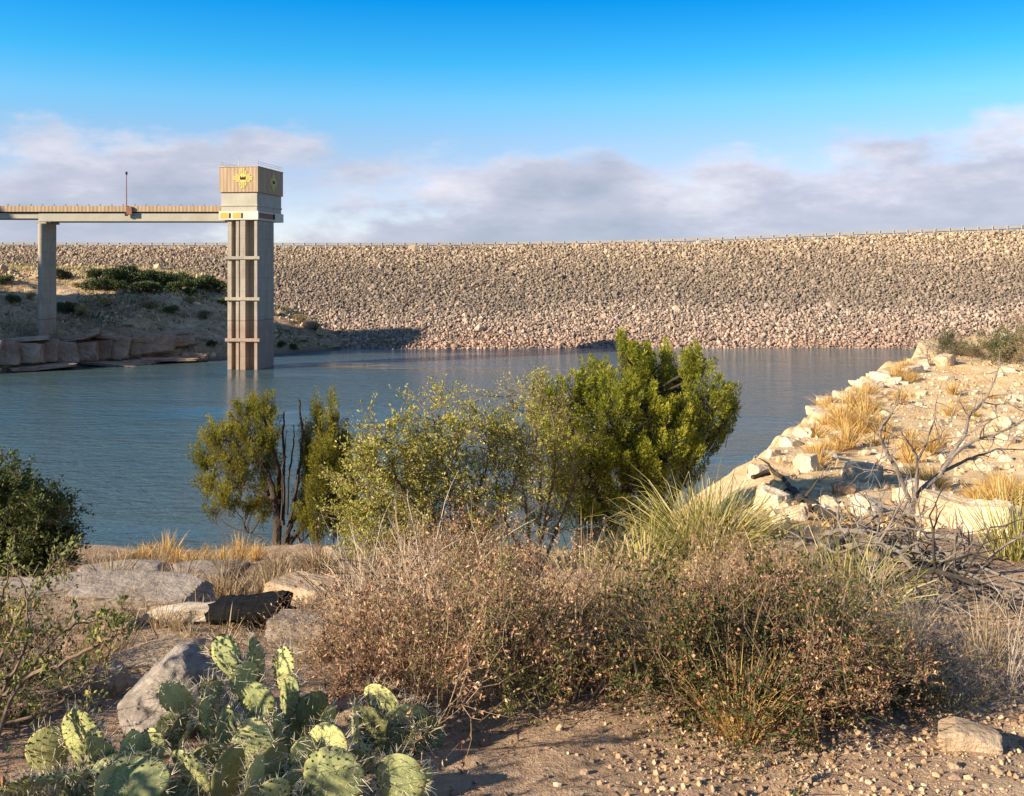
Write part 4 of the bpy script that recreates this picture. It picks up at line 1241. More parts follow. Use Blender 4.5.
def log_piece(name, mat, path, rad, n, rough, parent, ragged=0, squash=.8):
    pts = [P(a, b_, c_) for a, b_, c_ in path]
    pts = smooth_path(pts, 7); N = len(pts)
    rr = np.interp(np.linspace(0, 1, N), np.linspace(0, 1, len(rad)), rad)
    vs = []
    ph = rng.uniform(.75, 1.2, n)
    for i, p in enumerate(pts):
        d = (pts[min(i + 1, N - 1)] - pts[max(i - 1, 0)]).normalized()
        up = Vector((0, 0, 1)); up = (up - d * up.dot(d)).normalized(); w = d.cross(up)
        for k in range(n):
            a = 2 * math.pi * k / n
            q = rr[i] * ph[k] * (1 + rough * (random.random() - .5)) * (1 + .05 * math.sin(i * .35 + k * 2.3))
            e = d * (random.uniform(-1, 1) * ragged if i in (0, N - 1) else 0)
            vs.append(p + up * math.sin(a) * q * squash + w * math.cos(a) * q + e)
    q = [[i * n + k, i * n + (k + 1) % n, (i + 1) * n + (k + 1) % n, (i + 1) * n + k] for i in range(N - 1) for k in range(n)]
    c0, c1 = len(vs), len(vs) + 1
    vs += [pts[0] + (pts[1] - pts[0]) * .3, pts[-1] - (pts[-1] - pts[-2]) * .6]
    t = [[c0, (k + 1) % n, k] for k in range(n)] + [[c1, (N - 1) * n + k, (N - 1) * n + (k + 1) % n] for k in range(n)]
    MB().add(np.array([v[:] for v in vs]), [np.array(q), np.array(t)]).build(name, mat, parent, origin=lo_)


log_piece('pale_wood', M['grey_wood'], [(116, 633, 5.55), (135, 628, 5.52), (158, 619, 5.5), (185, 616, 5.48), (222, 615, 5.45)], [.014, .034, .072, .088, .090], 18, .09, log, .012)
log_piece('charred_end', M['charcoal'], [(216, 613, 5.4), (240, 613, 5.36), (262, 612, 5.33), (286, 609, 5.3)], [.098, .110, .114, .104], 18, .09, log, .03)

# ------------------------------------------------------------------ prickly pear
def pad_mesh():
    v, f = ICO[4]; v = v.copy()
    h = (v[:, 2] + 1) / 2
    wx = .42 + .58 * np.sin(np.clip(h * .92 + .05, 0, 1) * math.pi * .62) ** 1.1
    v[:, 0] *= wx * .98; v[:, 1] *= .078 * (1 + .25 * np.sin(h * 3)); v[:, 2] = h * 2
    return v, f


PV, PF = pad_mesh()
PADN = 0


def pad(plant, po, px, py, w, h, Y, roll=0, yaw=0, pitch=0, tone=.5, spine=1.0):
    s = Y / F
    hw, hh = w * s / 2, h * s / 2
    c = P(px, py, Y)
    R = Matrix.Rotation(math.radians(yaw), 4, 'Z') @ Matrix.Rotation(math.radians(pitch), 4, 'X') @ Matrix.Rotation(math.radians(roll), 4, 'Y')
    size = max(hw, hh * .8)
    v = PV * np.array([hw, max(size, .045) * 1.3, hh])
    v[:, 2] -= hh
    bow = (v[:, 0] / max(hw, .01)) ** 2 * random.uniform(-.008, .008) + ((v[:, 2]) / hh) ** 2 * random.uniform(-.012, .012)
    v[:, 1] += bow
    MT = Matrix.Translation(c) @ R
    vw = xf(v, MT)
    mb = MB().add(vw, PF, np.clip(tone + .18 * (fbm(v[:, 0] * 30 + px, v[:, 2] * 30, 3, 3)), 0, 1))
    ob = mb.build('pad', M['cactus'] if tone > .21 else M['cactus_brown'], plant, smooth=True, origin=po)
    # areoles and spines on both faces and round the rim
    A = []; 
    st = .024
    for side in (-1, 1):
        nxs = int(hw * 2 / st) + 1; nzs = int(hh * 2 / st) + 1
        for i in range(nxs + 1):
            for j in range(nzs + 1):
                x = (-hw + (i + .5 * (j % 2)) * st + random.uniform(-.2, .2) * st); z_ = -hh + j * st + random.uniform(-.2, .2) * st
                hN = (z_ / hh + 1) / 2
                lim = (.42 + .58 * math.sin(min(max(hN * .92 + .05, 0), 1) * math.pi * .62) ** 1.1) * math.sqrt(max(0, 1 - (2 * hN - 1) ** 2)) * hw
                if abs(x) < lim * .93:
                    tt = .078 * max(size, .045) * 1.3 * math.sqrt(max(0, 1 - (x / max(lim, 1e-4)) ** 2)) * math.sqrt(max(0, 1 - (2 * hN - 1) ** 2)) ** .6
                    A.append((Vector((x, side * tt, z_)), Vector((x / hw * .5, side * 1.0, z_ / hh * .4 + .2))))
    for k in range(int((hw + hh) * 3.1 / .02)):
        a = random.uniform(-.35 * math.pi, 1.35 * math.pi)
        hN = (math.sin(a) + 1) / 2
        wx = (.42 + .58 * math.sin(min(max(hN * .92 + .05, 0), 1) * math.pi * .62) ** 1.1)
        A.append((Vector((math.cos(a) * wx * hw * .99, random.uniform(-.003, .003), math.sin(a) * hh)), Vector((math.cos(a), random.uniform(-.4, .4), math.sin(a)))))
    sg = []; dots = []
    for p_, d_ in A:
        d_ = d_.normalized()
        p2 = MT @ p_; d2 = (R.to_3x3() @ d_).normalized()
        dots.append((p2 - d2 * .0018, p2 + d2 * .0022, .0042, .0026))
        for _ in range(random.choice((1, 2, 3, 4)) if random.random() < .85 * spine else 0):
            q = (d2 + rv() * .75).normalized()
            sg.append((p2, p2 + q * random.uniform(.015, .05), .0009, .0004))
    mb = MB(); add_segs(mb, sg, 3, 0)
    add_segs(mb, dots, 5, 1)
    mb.build('spines', [M['spine'], M['areole']], ob, origin=po)


def cactus(label, base, pads):
    po = Vector((P(base[0], base[1], base[2]).x, base[2], 0)); po.z = nz(po.x, po.y)
    t = thing('prickly_pear', label, 'cactus', po, 'prickly pear cacti in the foreground')
    for q in pads: pad(t, po, q[0], q[1], q[2] * random.uniform(1.05, 1.32), q[3] * random.uniform(1.08, 1.28), *q[4:])  # listed tones paint sunlit pads paler and shaded pads darker
    if len(pads) > 5:
        x0 = min(q[0] for q in pads); x1 = max(q[0] for q in pads); y0 = min(q[1] for q in pads)
        for k in range(len(pads) // 2 + 2):
            q = random.choice(pads)
            px = min(max(q[0] + random.uniform(-34, 34), x0), x1); py = q[1] + random.uniform(6, 40)
            w = random.uniform(24, 40)
            pad(t, po, px, py, w, w * random.uniform(1.05, 1.4), q[4] + random.uniform(-.12, .06), random.uniform(-30, 30), random.choice((-60, -30, -10, 20, 45, 70)), random.uniform(-10, 25), random.choice((.15, .3, .5, .7, .8)), 1.1)
    LM[label] = (po.x, po.y)
    return t


cactus('prickly pear clump with broad spiny pads lowest on the left', (95, 800, 3.1), [
    (82, 741, 46, 56, 3.12, 8, -20, 10, .55, 1.5), (49, 753, 36, 44, 3.18, -10, 25, 0, .75, .7), (101, 752, 52, 22, 3.05, 58, 30, 25, .35, .8), (58, 780, 72, 46, 2.98, -14, 10, 55, .55, 1.6), (128, 784, 82, 50, 2.98, 4, -5, -35, .3, .5),
    (133, 752, 24, 36, 3.1, -12, 50, 0, .75, .8), (151, 750, 26, 36, 3.12, 8, -10, 0, .8, .6), (20, 792, 50, 36, 3.0, -40, 20, 40, .5, 1.2), (90, 800, 60, 60, 3.05, 0, 10, 0, .4, .8), (150, 800, 50, 50, 3.1, 10, -20, 0, .4, .8), (40, 812, 50, 50, 3.08, 0, 0, 0, .4, .8)])
cactus('tall prickly pear clump in front of the banded boulder', (245, 800, 3.2), [
    (227, 657, 33, 42, 3.45, -25, -15, 0, .35, .7), (178, 699, 24, 74, 3.3, -57, 78, 0, .7, 1.6), (210, 697, 18, 46, 3.35, -45, 76, 0, .65, 1.6), (174, 732, 32, 36, 3.35, 5, 20, 0, .25, .5), (208, 756, 34, 30, 3.15, 0, 30, 20, .7, 1.0), (192, 774, 52, 44, 3.05, 15, -35, 15, .55, 1.2), (226, 778, 30, 56, 3.0, 18, 45, 0, .2, .7),
    (258, 663, 18, 46, 3.45, -15, 62, 0, .4, 1.2), (283, 668, 27, 36, 3.42, 14, -30, 0, .75, .8), (244, 682, 30, 36, 3.38, 10, 40, 0, .7, .9), (257, 705, 40, 44, 3.28, 0, -15, 5, .35, .7), (254, 754, 42, 56, 3.1, -6, 15, 0, .85, .7), (312, 714, 30, 40, 3.35, 6, 25, 0, .2, .5), (328, 722, 18, 30, 3.35, 4, 50, 0, .5, .8), (328, 749, 40, 46, 3.15, 4, -20, 0, .8, .9), (305, 759, 28, 40, 3.12, -14, 40, 0, .7, 1.0),
    (333, 783, 56, 58, 3.02, 4, -10, 0, .3, 1.0), (268, 776, 38, 56, 3.06, 22, 35, 0, .15, .6), (278, 728, 14, 36, 3.25, -22, 70, 0, .5, 1.2), (274, 794, 34, 30, 2.98, 20, 20, 20, .7, .9), (208, 722, 20, 50, 3.25, -18, 70, 0, .45, 1.2), (230, 735, 30, 46, 3.25, -10, 40, 0, .3, .9), (300, 790, 40, 50, 3.08, 0, 30, 0, .3, .8), (240, 806, 50, 60, 3.08, 0, -10, 0, .3, .8), (290, 700, 26, 44, 3.38, 20, -35, 0, .3, .8), (190, 806, 50, 50, 3.1, 0, 10, 0, .3, .8), (340, 815, 50, 50, 3.08, 0, 10, 0, .3, .8)])
cactus('dark green prickly pear half under the brown scrub', (400, 765, 3.35), [
    (383, 704, 40, 40, 3.5, 10, -30, 15, .75, .8), (405, 725, 50, 46, 3.42, 6, 15, 15, .25, 1.2), (371, 734, 40, 48, 3.4, -8, -20, 0, .15, .8), (425, 744, 34, 48, 3.4, 14, 30, 0, .2, 1.0), (356, 730, 12, 54, 3.3, -6, 74, 0, .6, 1.6), (400, 752, 44, 44, 3.38, 0, 5, 0, .2, .9)])
cactus('single pair of dark prickly pear pads rising at the trail edge', (400, 800, 3.05), [
    (400, 783, 50, 48, 3.05, 4, -10, 0, .3, 1.2), (423, 788, 20, 34, 3.1, 14, 50, 0, .7, 1.0)])

LM['the dark green cactus'] = LM['dark green prickly pear half under the brown scrub']
# ------------------------------------------------------------------ grass tufts, ground cover, litter, gravel
def tuft_proto(name, n, L, W, mat, lean=.6):
    a = rng.uniform(0, 2 * math.pi, n); l = rng.random(n) * lean
    D = np.stack([np.cos(a) * l, np.sin(a) * l, np.ones(n)], 1)
    B = np.stack([np.cos(a) * l * .25, np.sin(a) * l * .25, np.full(n, -.02)], 1) * L + rng.normal(size=(n, 3)) * [.05 * L, .05 * L, 0]
    mb = MB(); add_blades(mb, B, D, L * rng.uniform(.5, 1.15, n), W * rng.uniform(.6, 1.3, n), rng.uniform(.1, .9, n))
    return mb.build(name, mat, None)


tg = [tuft_proto('golden_tuft', 130, .5, .012, M['gold_grass'], .8), tuft_proto('golden_tuft', 110, .4, .012, M['gold_grass'], 1.0)]
td = [tuft_proto('dry_tuft', 110, .4, .008, M['dry_grass'], .7), tuft_proto('dry_tuft', 90, .3, .008, M['dry_grass'], .9)]
used = set(); titems = []


def put_tuft(protos, px, py, hpx, phrase, group, lms=None):
    g = G(px, py)
    if shore_dist(np.array([g.x]), np.array([g.y]))[0] < .1: return
    pr = random.choice(protos)
    o = pr if pr.name not in used else pr.copy()
    if pr.name in used: COL.objects.link(o)
    used.add(pr.name)
    if 195 < px < 300 and 600 < py < 660: hpx *= .45
    o.location = g; sc = hpx / F * g.y / .38
    o.scale = (sc * random.uniform(1.0, 1.5), sc * random.uniform(1.0, 1.5), sc); o.rotation_euler = (0, 0, random.uniform(0, 6.28))
    tag(o, 'x', 'grass tuft', group); titems.append((o, phrase, lms))


for cx_, cy_, n, sx_, sy_, h in ((850, 425, 26, 26, 16, 16), (868, 400, 8, 20, 8, 12), (1000, 498, 18, 26, 12, 20), (900, 380, 8, 18, 5, 10), (920, 448, 8, 30, 10, 14), (820, 458, 6, 14, 8, 14), (960, 410, 7, 30, 10, 9), (900, 372, 5, 10, 3, 9), (930, 480, 6, 20, 10, 16)):
    for k in range(n):
        put_tuft(tg, random.gauss(cx_, sx_ * .6), random.gauss(cy_, sy_ * .6), h * random.uniform(.7, 1.3), 'golden grass tuft', 'golden grass tufts on the headland', ['the dead grey tree', 'the lake rim', 'the headland tip'])
for px, h in ((150, 20), (165, 24), (178, 18), (240, 22), (255, 16), (205, 14), (222, 20), (140, 14), (192, 16)):
    put_tuft(tg, px, 562 + random.uniform(-2, 4), h, 'golden grass tuft on the lake lip', 'golden grass tufts on the lake lip', ['the split juniper'])
for k in range(64):
    put_tuft(td, random.uniform(60, 345), random.uniform(562, 640), random.uniform(16, 34), 'dry grass tuft', 'dry grass tufts between the grey slabs', ['the split juniper', 'the charred log'])
for k in range(14):
    put_tuft(td, random.uniform(0, 120), random.uniform(640, 700), random.uniform(16, 34), 'dry grass tuft on the shaded soil', 'dry grass tufts left of the boulder', ['the charred log'])
for k in range(26):
    px = random.choice((random.uniform(330, 600), random.uniform(620, 930)))
    put_tuft(td, px, random.uniform(600, 715), random.uniform(50, 95), 'straw tuft growing through the scrub', 'straw grass growing through the dry scrub', ['the dark green cactus', 'the straw coloured tuft', 'the beargrass clump'])
rank_labels(titems)

# short grass cover (stuff)
def cover(name, label, n, region, L, W, mat, mask, lean=.8):
    X = rng.uniform(region[0], region[1], n); Y = rng.uniform(region[2], region[3], n)
    t = X / Y * F + 512
    k = mask(X, Y, t) > rng.random(n)
    X, Y = X[k], Y[k]; Z = near_z(X, Y); n = len(X)
    D = np.stack([rng.normal(size=n) * lean * .6, rng.normal(size=n) * lean * .6, np.ones(n)], 1)
    mb = MB(); add_blades(mb, np.stack([X, Y, Z - .01], 1), D, L * rng.uniform(.4, 1.3, n), W * rng.uniform(.6, 1.2, n), rng.uniform(.1, 1.0, n))
    tag(mb.build(name, mat), label, kind='stuff')


inland = lambda X, Y: (shore_dist(X, Y) > .15)
cover('dry_grass', 'short dry grass on the near bank', 60000, (-12, 5, 4.5, 22), .14, .006, M['dry_grass'], lambda X, Y, t: inland(X, Y) * (t < 700) * np.clip(fbm(X * .7, Y * .7, 77, 3) * 3.5 + .35, 0, 1))
cover('golden_grass', 'short golden grass on the sunlit slope', 110000, (2, 30, 8, 56), .17, .012, M['gold_grass'], lambda X, Y, t: inland(X, Y) * (t > 745) * np.clip(fbm(X * .45, Y * .45, 79, 3) * 4 - .05, 0, 1))


def scatter_small(name, label, n, region, mat, mask, smin, smax, leaf=False):
    X = rng.uniform(region[0], region[1], n); Y = rng.uniform(region[2], region[3], n)
    k = mask(X, Y, X / Y * F + 512) > rng.random(n); X, Y = X[k], Y[k]; n = len(X); Z = near_z(X, Y)
    mb = MB()
    if leaf:
        D = np.stack([rng.normal(size=n), rng.normal(size=n), rng.normal(size=n) * .35 + .1], 1)
        add_leaves(mb, np.stack([X, Y, Z + .004], 1), D, rng.uniform(smin, smax, n), rng.uniform(smin, smax, n) * .5, flat=np.tile([[0, 0, 1.]], (n, 1)))
    else:
        v, f = ICO[1]
        s = (smin * (smax / smin) ** (rng.random(n) ** 2.2))[:, None, None]
        vv = v[None] * s * rng.uniform(.5, 1.25, (n, 1, 3)) * rng.uniform(.75, 1.2, (n, len(v), 1)) + np.stack([X, Y, Z + s[:, 0, 0] * .15], 1)[:, None]
        mb.add(vv.reshape(-1, 3), (f[None] + (np.arange(n) * len(v))[:, None, None]).reshape(-1, 3), np.repeat(rng.random(n), len(v)))
    tag(mb.build(name, mat), label, kind='stuff')


M['gravel'] = leaf_mat('gravel_stones', [(0, (.20, .12, .068)), (.5, (.42, .28, .16)), (.88, (.52, .37, .22)), (1, (.58, .44, .29))], 0)
M['gravel_pale'] = leaf_mat('pale_gravel', [(0, (.30, .19, .11)), (.5, (.54, .37, .20)), (.9, (.64, .49, .31)), (1, (.70, .59, .43))], 0)
scatter_small('gravel', 'loose gravel on the trail', 46000, (-1.2, 4.5, 2.7, 6.5), M['gravel'], lambda X, Y, t: (t > 420) * np.clip(.10 + .9 * sstep(600, 720, t) + 1.2 * fbm(X * 2, Y * 2, 91, 3), .05, 1) * (Y < 5), .003, .015)
scatter_small('slope_gravel', 'pale gravel on the sunlit slope', 26000, (2, 30, 8, 54), M['gravel_pale'], lambda X, Y, t: inland(X, Y) * (t > 740) * .8, .012, .09)
scatter_small('leaf_litter', 'dead leaves lying under the scrub', 16000, (-3.5, 4.2, 2.9, 8), M['litter'], lambda X, Y, t: np.clip(.55 + fbm(X * 1.5, Y * 1.5, 95, 3) * 2 - .6 * (t > 520) * (Y < 3.6), .04, 1), .012, .035, leaf=True)

nt_ = 1500
X = rng.uniform(-3, 3.6, nt_); Y = rng.uniform(2.8, 9, nt_); Z = near_z(X, Y) + .008
a_ = rng.uniform(0, 6.28, nt_); L_ = rng.uniform(.02, .09, nt_)
X2 = X + np.cos(a_) * L_; Y2 = Y + np.sin(a_) * L_; Z2 = near_z(X2, Y2) + .012 + rng.random(nt_) * .02
sg = [((X[i], Y[i], Z[i]), (X2[i], Y2[i], Z2[i]), .0022, .0014) for i in range(nt_)]
mb = MB(); add_segs(mb, sg, 3); tag(mb.build('twig_litter', M['twig']), 'dry twigs lying on the near soil', kind='stuff')


def bank_cover(name, label, n, mat, L, W, seed, lo):
    X = rng.uniform(-110, -26, n); Y = rng.uniform(130, 232, n)
    Z = bank_z(X, Y)
    k = (Z > .7) & (np.clip(fbm(X * .16, Y * .16, seed, 4) * 5 + lo, 0, 1) > rng.random(n)); X, Y, Z = X[k], Y[k], Z[k]; n = len(X)
    D = np.stack([rng.normal(size=n) * .5, rng.normal(size=n) * .5, np.ones(n)], 1)
    mb = MB(); add_blades(mb, np.stack([X, Y, Z - .03], 1), D, L * rng.uniform(.4, 1.4, n), W * rng.uniform(.6, 1.2, n), rng.uniform(.1, 1, n))
    tag(mb.build(name, mat), label, kind='stuff')


def bank_rubble(n):
    X = rng.uniform(-110, -26, n); Y = rng.uniform(130, 228, n); Z = bank_z(X, Y)
    k = (Z > .3) & (np.clip(fbm(X * .12, Y * .2, 171, 4) * 6 + .25 + .5 * (Z < 2.5) + .5 * (X > -52), 0, 1) > rng.random(n)); X, Y, Z = X[k], Y[k], Z[k]; n = len(X)
    v, f = ICO[1]
    s = np.exp(rng.normal(-1.5, .5, n))[:, None, None]
    vv = v[None] * s * rng.uniform(.45, 1.3, (n, 1, 3)) * rng.uniform(.7, 1.2, (n, len(v), 1)) + np.stack([X, Y, Z], 1)[:, None]
    mb = MB().add(vv.reshape(-1, 3), (f[None] + (np.arange(n) * len(v))[:, None, None]).reshape(-1, 3), np.repeat(rng.random(n), len(v)))
    tag(mb.build('bank_rubble', M['gravel']), 'broken stone scattered on the far bank', kind='stuff')


bank_rubble(9000)
bank_cover('bank_grass', 'dry grass over the far bank', 42000, M['far_dry'], .7, .12, 101, .3)
bank_cover('bank_undergrowth', 'low green undergrowth on the far bank', 30000, M['far_leaf'], .7, .16, 131, -.2)

# labels of the scrub, rank by landmark
items = []
for o, pr, px, py, h in scrubs:
    nm = {sA.name: 'brown leafy dry shrub', sB.name: 'pinkish brown dry shrub', sC.name: 'dark green and russet oak shrub', sD.name: 'pale twiggy low shrub', sE.name: 'olive green thin shrub'}[pr.name]
    tag(o, None, 'shrub', 'dry scrub of the foreground')
    items.append((o, nm, ['prickly pear clump with broad spiny pads lowest on the left', 'dark green prickly pear half under the brown scrub', 'the straw coloured tuft', 'the beargrass clump', 'the charred log', 'the flat pale stone']))
LM['the spiny low cactus'] = LM['prickly pear clump with broad spiny pads lowest on the left']; LM['the dark green cactus'] = LM['dark green prickly pear half under the brown scrub']
items = [(a, b_, ['the spiny low cactus', 'the dark green cactus'] + c_[2:]) for a, b_, c_ in items]
rank_labels(items)

# ------------------------------------------------------------------ headland top bushes
hb1 = shrub_proto('headland_bush', 14, 1.2, 1.1, 2, (.07, .03, .05), M['far_leaf'], M['twig'], .012)
hb2 = shrub_proto('headland_bush', 14, 1.2, 1.2, 2, (.06, .022, .05), M['far_dry'], M['twig'], .012, per=2)
hb3 = shrub_proto('bare_bush', 9, 1.0, .9, 2, (.02, .01, .02), M['scrub'], M['dead_wood'], .014, per=0, bend=.3)
for pr, px, py, h, lab in ((hb1, 951, 356, 24, 'small green bush on the headland beside the bare white bush'), (hb2, 972, 358, 22, 'brown bush between two green bushes on the headland'), (hb1, 1003, 362, 34, 'tall dark olive bush on top of the headland'), (hb2, 1024, 366, 30, 'tan bush at the outer side of the tall olive bush'),
                           (hb3, 934, 364, 28, 'bare white leafless bush at the headland tip'), (hb2, 988, 356, 24, 'brown bush pressed against the tall olive bush'), (hb2, 1030, 352, 34, 'dry bush behind the tall olive bush')):
    g = G(px, py)
    place(pr, g.x, g.y, h / F * g.y / pr['h'], label=lab, group=None, cat='bush')
g = G(1018, 562)

# ------------------------------------------------------------------ far bank bushes and ledges
def far_bush(mat, n, rnd_shape=1.0):
    t = thing('bank_bush', 'x', 'bush', (0, 0, 0))
    mb = MB(); segs = []
    for k in range(9):
        d = rv(); d.z = abs(d.z)
        c = Vector((d.x * .62, d.y * .62, .42 + d.z * .38)); m = n // 9
        q = rng.normal(size=(m, 3)); q = unit(q) * rng.random((m, 1)) ** .35 * random.uniform(.26, .40)
        C = q + np.array(c[:])[None]; C = C[C[:, 2] > .02]
        add_leaves(mb, C, q[:len(C)] + rng.normal(size=(len(C), 3)) * .2 + [0, 0, .12], .17, .085, rnd=np.clip(rng.random(len(C)) * .7 + C[:, 2] * .25, 0, 1))
        segs.append((Vector((d.x * .1, d.y * .1, -.05)), c, .04, .015))
    mb.build('crown', mat, t)
    s = MB(); add_segs(s, segs, 4); s.build('stems', M['bark'], t)
    note_kids(t)
    return t


fb = [far_bush(M['far_leaf'], 1100) for _ in range(3)]; fd = [far_bush(M['far_dry'], 700) for _ in range(2)]
spots = [(98, 281, 15, 0), (112, 283, 18, 0), (126, 281, 19, 0), (135, 284, 18, 0), (147, 280, 14, 0), (158, 285, 18, 0), (168, 288, 15, 0), (178, 285, 17, 0), (187, 287, 14, 0), (197, 290, 15, 0), (207, 288, 16, 0), (218, 292, 15, 0), (92, 290, 11, 0), (104, 291, 12, 0), (118, 291, 11, 0), (142, 293, 12, 0), (152, 292, 10, 0), (175, 293, 11, 0), (190, 296, 9, 0), (59, 279, 13, 0), (6, 284, 9, 0), (12, 303, 9, 0), (283, 296, 8, 0), (288, 300, 7, 0),
         (106, 306, 9, 1), (147, 309, 9, 1), (172, 313, 8, 0), (80, 314, 10, 1), (66, 313, 12, 0), (205, 318, 8, 1), (30, 299, 7, 1), (300, 322, 8, 1), (315, 330, 7, 1), (282, 347, 6, 0), (293, 349, 6, 0), (75, 288, 6, 1), (212, 346, 6, 0), (130, 342, 5, 0), (190, 303, 7, 1), (225, 305, 8, 0), (165, 361, 5, 0), (110, 363, 5, 0), (60, 366, 5, 1)]
items = []
LM['the near bridge pier'] = (-66.25, BY + 2); LM['the intake tower'] = (-36, 141)
for px, py, h, kd in spots:
    g = GB(px, py); pr = random.choice(fd if kd else fb)
    o = place(pr, g.x, g.y, h * (.72 if h >= 13 else .9) / F * g.y / .95, label='x', cat='bush', z=g.z, sink=.1)
    o.scale = (o.scale[0] * random.uniform(.95, 1.3), o.scale[1] * random.uniform(.95, 1.3), o.scale[2])
    tag(o, None, 'bush', 'bushes on the far bank')
    items.append((o, ('tan dry' if kd else 'dark green') + (' large' if h >= 14 else ' small') + ' bush on the far bank', ['the near bridge pier', 'the intake tower']))
rank_labels(items)
items = []
for px, py, w, h in ((4, 363, 26, 25), (26, 362, 24, 24), (46, 361, 20, 23), (64, 361, 20, 23), (82, 360, 22, 22), (101, 358, 18, 19), (118, 357, 20, 19), (134, 356, 16, 18), (154, 352, 34, 20), (176, 346, 26, 11), (-18, 364, 26, 26), (196, 360, 20, 8), (140, 364, 30, 6), (310, 327, 12, 7), (322, 335, 12, 7), (325, 345, 12, 6), (335, 347, 9, 4), (300, 340, 9, 4), (270, 341, 8, 4), (255, 333, 8, 4), (205, 340, 9, 4), (95, 333, 8, 4), (160, 328, 9, 4), (128, 325, 8, 3), (180, 332, 10, 4), (285, 330, 10, 5), (345, 343, 9, 5), (353, 346, 7, 4), (20, 341, 46, 5), (72, 340, 50, 5), (120, 339, 40, 4), (165, 336, 36, 6), (40, 368, 50, 4), (110, 364, 46, 4), (170, 360, 36, 4)):
    g = GB(px, py); s = g.y / F
    w *= random.uniform(1.0, 1.5); h *= random.uniform(.7, 1.0); px += random.uniform(-3, 3)
    v, f = rock_shape(5, 16, .66, .98, .95 if w > 14 else .3, .09)
    v = v / (v.max(0) - v.min(0))[None] * np.array([w * s * 1.08, w * s * .7, h * s * 1.25])[None]
    v = xf(v, Matrix.Rotation(.25 + random.uniform(-.35, .35), 4, 'Z') @ Matrix.Rotation(random.uniform(-.12, .12), 4, 'Y')); v[:, 2] += h * s * .5
    ob = MB().add(v, f).build('ledge_block' if w > 14 else 'bank_rock', ST['red'] if w > 14 else ST['tan'], None); ob.location = g
    tag(ob, 'x', 'rock', 'red brown rock ledge on the far shore' if w > 14 else 'loose rocks on the far bank')
    items.append((ob, 'cracked red brown ledge block on the far shore' if w > 14 else 'small rock on the far bank', ['the near bridge pier', 'the intake tower']))
rank_labels(items)
# ------------------------------------------------------------------ sky, sun, camera
EL = math.radians(23.0)
SD = Vector((-.866 * math.cos(EL), -.5 * math.cos(EL), math.sin(EL)))
sun = bpy.data.lights.new('sun', 'SUN'); sun.energy = 5.0; sun.angle = math.radians(.5); sun.color = (1.0, .87, .68)
so = bpy.data.objects.new('sun', sun); COL.objects.link(so); so.rotation_euler = SD.to_track_quat('Z', 'Y').to_euler()
so.location = (-60, -40, 60)

wd = bpy.data.worlds.new('World'); S.world = wd; wd.use_nodes = True
nt = wd.node_tree; nt.nodes.clear()
out = nt.nodes.new('ShaderNodeOutputWorld'); bg = nt.nodes.new('ShaderNodeBackground')
bg.inputs['Strength'].default_value = .078
tc = nt.nodes.new('ShaderNodeTexCoord')
nrm = nt.nodes.new('ShaderNodeVectorMath'); nrm.operation = 'NORMALIZE'; nt.links.new(tc.outputs['Generated'], nrm.inputs[0])
D = nrm.outputs[0]
sx = nt.nodes.new('ShaderNodeSeparateXYZ'); nt.links.new(D, sx.inputs[0])
st = nt.nodes.new('ShaderNodeMapping'); st.inputs['Scale'].default_value = (1, 1, 2.6); nt.links.new(D, st.inputs['Vector'])
sky = nt.nodes.new('ShaderNodeTexSky'); sky.sky_type = 'NISHITA'; sky.sun_disc = False
sky.sun_elevation = EL; sky.sun_rotation = math.radians(240); sky.air_density = 1.0; sky.dust_density = .3; sky.ozone_density = 4.0; sky.altitude = 1500
nt.links.new(st.outputs['Vector'], sky.inputs['Vector'])
# deeper, more saturated blue with height; above the frame brightened to add ambient fill
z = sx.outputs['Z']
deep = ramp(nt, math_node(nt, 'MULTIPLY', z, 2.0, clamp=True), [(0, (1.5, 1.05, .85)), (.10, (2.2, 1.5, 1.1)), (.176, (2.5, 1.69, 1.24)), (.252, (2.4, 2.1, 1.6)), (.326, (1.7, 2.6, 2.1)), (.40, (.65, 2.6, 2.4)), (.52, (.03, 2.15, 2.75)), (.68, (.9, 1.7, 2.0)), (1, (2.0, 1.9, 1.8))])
skyc = mixc(nt, 1.0, sky.outputs['Color'], deep, 'MULTIPLY')
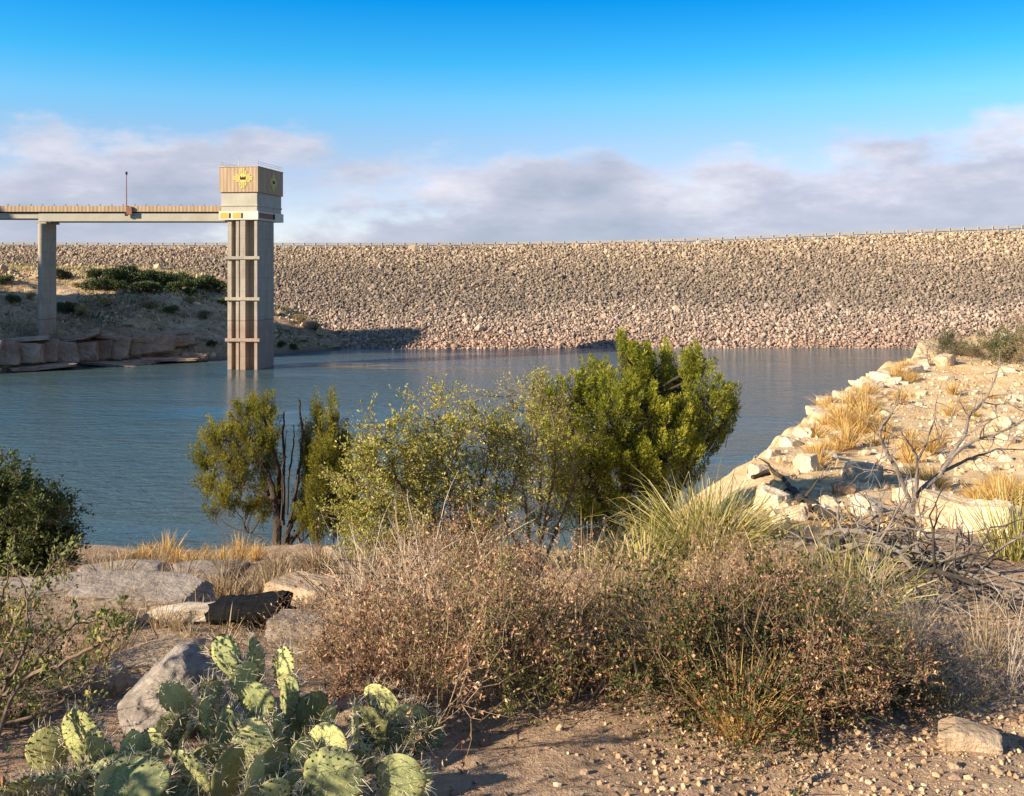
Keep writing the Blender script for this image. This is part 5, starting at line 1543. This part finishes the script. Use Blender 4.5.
# cloud bank
def dirnoise(scale, sc, detail=6, rough=.6, off=(0, 0, 0)):
    mp = nt.nodes.new('ShaderNodeMapping'); mp.inputs['Scale'].default_value = sc; mp.inputs['Location'].default_value = off
    nt.links.new(D, mp.inputs['Vector'])
    return noise_node(nt, mp.outputs['Vector'], scale, detail, rough)
nA = dirnoise(4.0, (1, 1, 2.2), 8, .58, (.3, .0, .1)); nB = dirnoise(1.6, (1, 1, 1.5), 3, .5, (1.7, .2, 0)); nC = dirnoise(7.0, (1, 1, 3.2), 7, .6)
top = math_node(nt, 'ADD', math_node(nt, 'MULTIPLY_ADD', math_node(nt, 'SUBTRACT', nB, .5), .05, .106), math_node(nt, 'MULTIPLY', sx.outputs['X'], .008))
bx_ = math_node(nt, 'MULTIPLY_ADD', sx.outputs['X'], 1 / .16, -.10 / .16)
top = math_node(nt, 'ADD', top, math_node(nt, 'MULTIPLY', math_node(nt, 'POWER', 2.718, math_node(nt, 'MULTIPLY', math_node(nt, 'MULTIPLY', bx_, bx_), -1.0)), .022))
dens = math_node(nt, 'ADD', math_node(nt, 'MULTIPLY', math_node(nt, 'SUBTRACT', top, z), 9.0), math_node(nt, 'MULTIPLY', math_node(nt, 'SUBTRACT', nA, .5), 4.2))
mr = nt.nodes.new('ShaderNodeMapRange'); mr.interpolation_type = 'SMOOTHSTEP'
mr.inputs['From Min'].default_value = -.12; mr.inputs['From Max'].default_value = .45
nt.links.new(dens, mr.inputs['Value'])
mask = mr.outputs['Result']
lump = math_node(nt, 'ADD', math_node(nt, 'MULTIPLY', nC, .75), math_node(nt, 'MULTIPLY', math_node(nt, 'SUBTRACT', 1.0, dens), .25))
lump = math_node(nt, 'ADD', lump, math_node(nt, 'MULTIPLY', nA, .3))
cc = ramp(nt, lump, [(.22, (1.9, 2.3, 3.1)), (.48, (2.45, 2.8, 3.6)), (.66, (3.5, 3.65, 4.4)), (.84, (5.3, 5.2, 5.7))])
hz = math_node(nt, 'MULTIPLY_ADD', z, -1 / .06, 1.0, clamp=True)
cc = mixc(nt, math_node(nt, 'MULTIPLY', hz, .45), cc, (2.2, 2.75, 3.7))
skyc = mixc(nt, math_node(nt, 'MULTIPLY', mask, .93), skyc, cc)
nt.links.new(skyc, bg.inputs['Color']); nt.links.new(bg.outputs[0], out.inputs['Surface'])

cam = bpy.data.cameras.new('camera'); co = bpy.data.objects.new('camera', cam); COL.objects.link(co)
co.location = (0, 0, EYE); co.rotation_euler = (math.radians(90), 0, 0)
cam.sensor_fit = 'HORIZONTAL'; cam.sensor_width = 36; cam.lens = 36 * F / 1024
cam.shift_y = (HY - 398) / 1024; cam.clip_start = .05; cam.clip_end = 20000
S.camera = co
S.view_settings.view_transform = 'Standard'; S.view_settings.look = 'None'
S.view_settings.exposure = 1.1; S.view_settings.gamma = 1
S.view_settings.use_curve_mapping = False
S.cycles.max_bounces = 6; S.cycles.transparent_max_bounces = 4
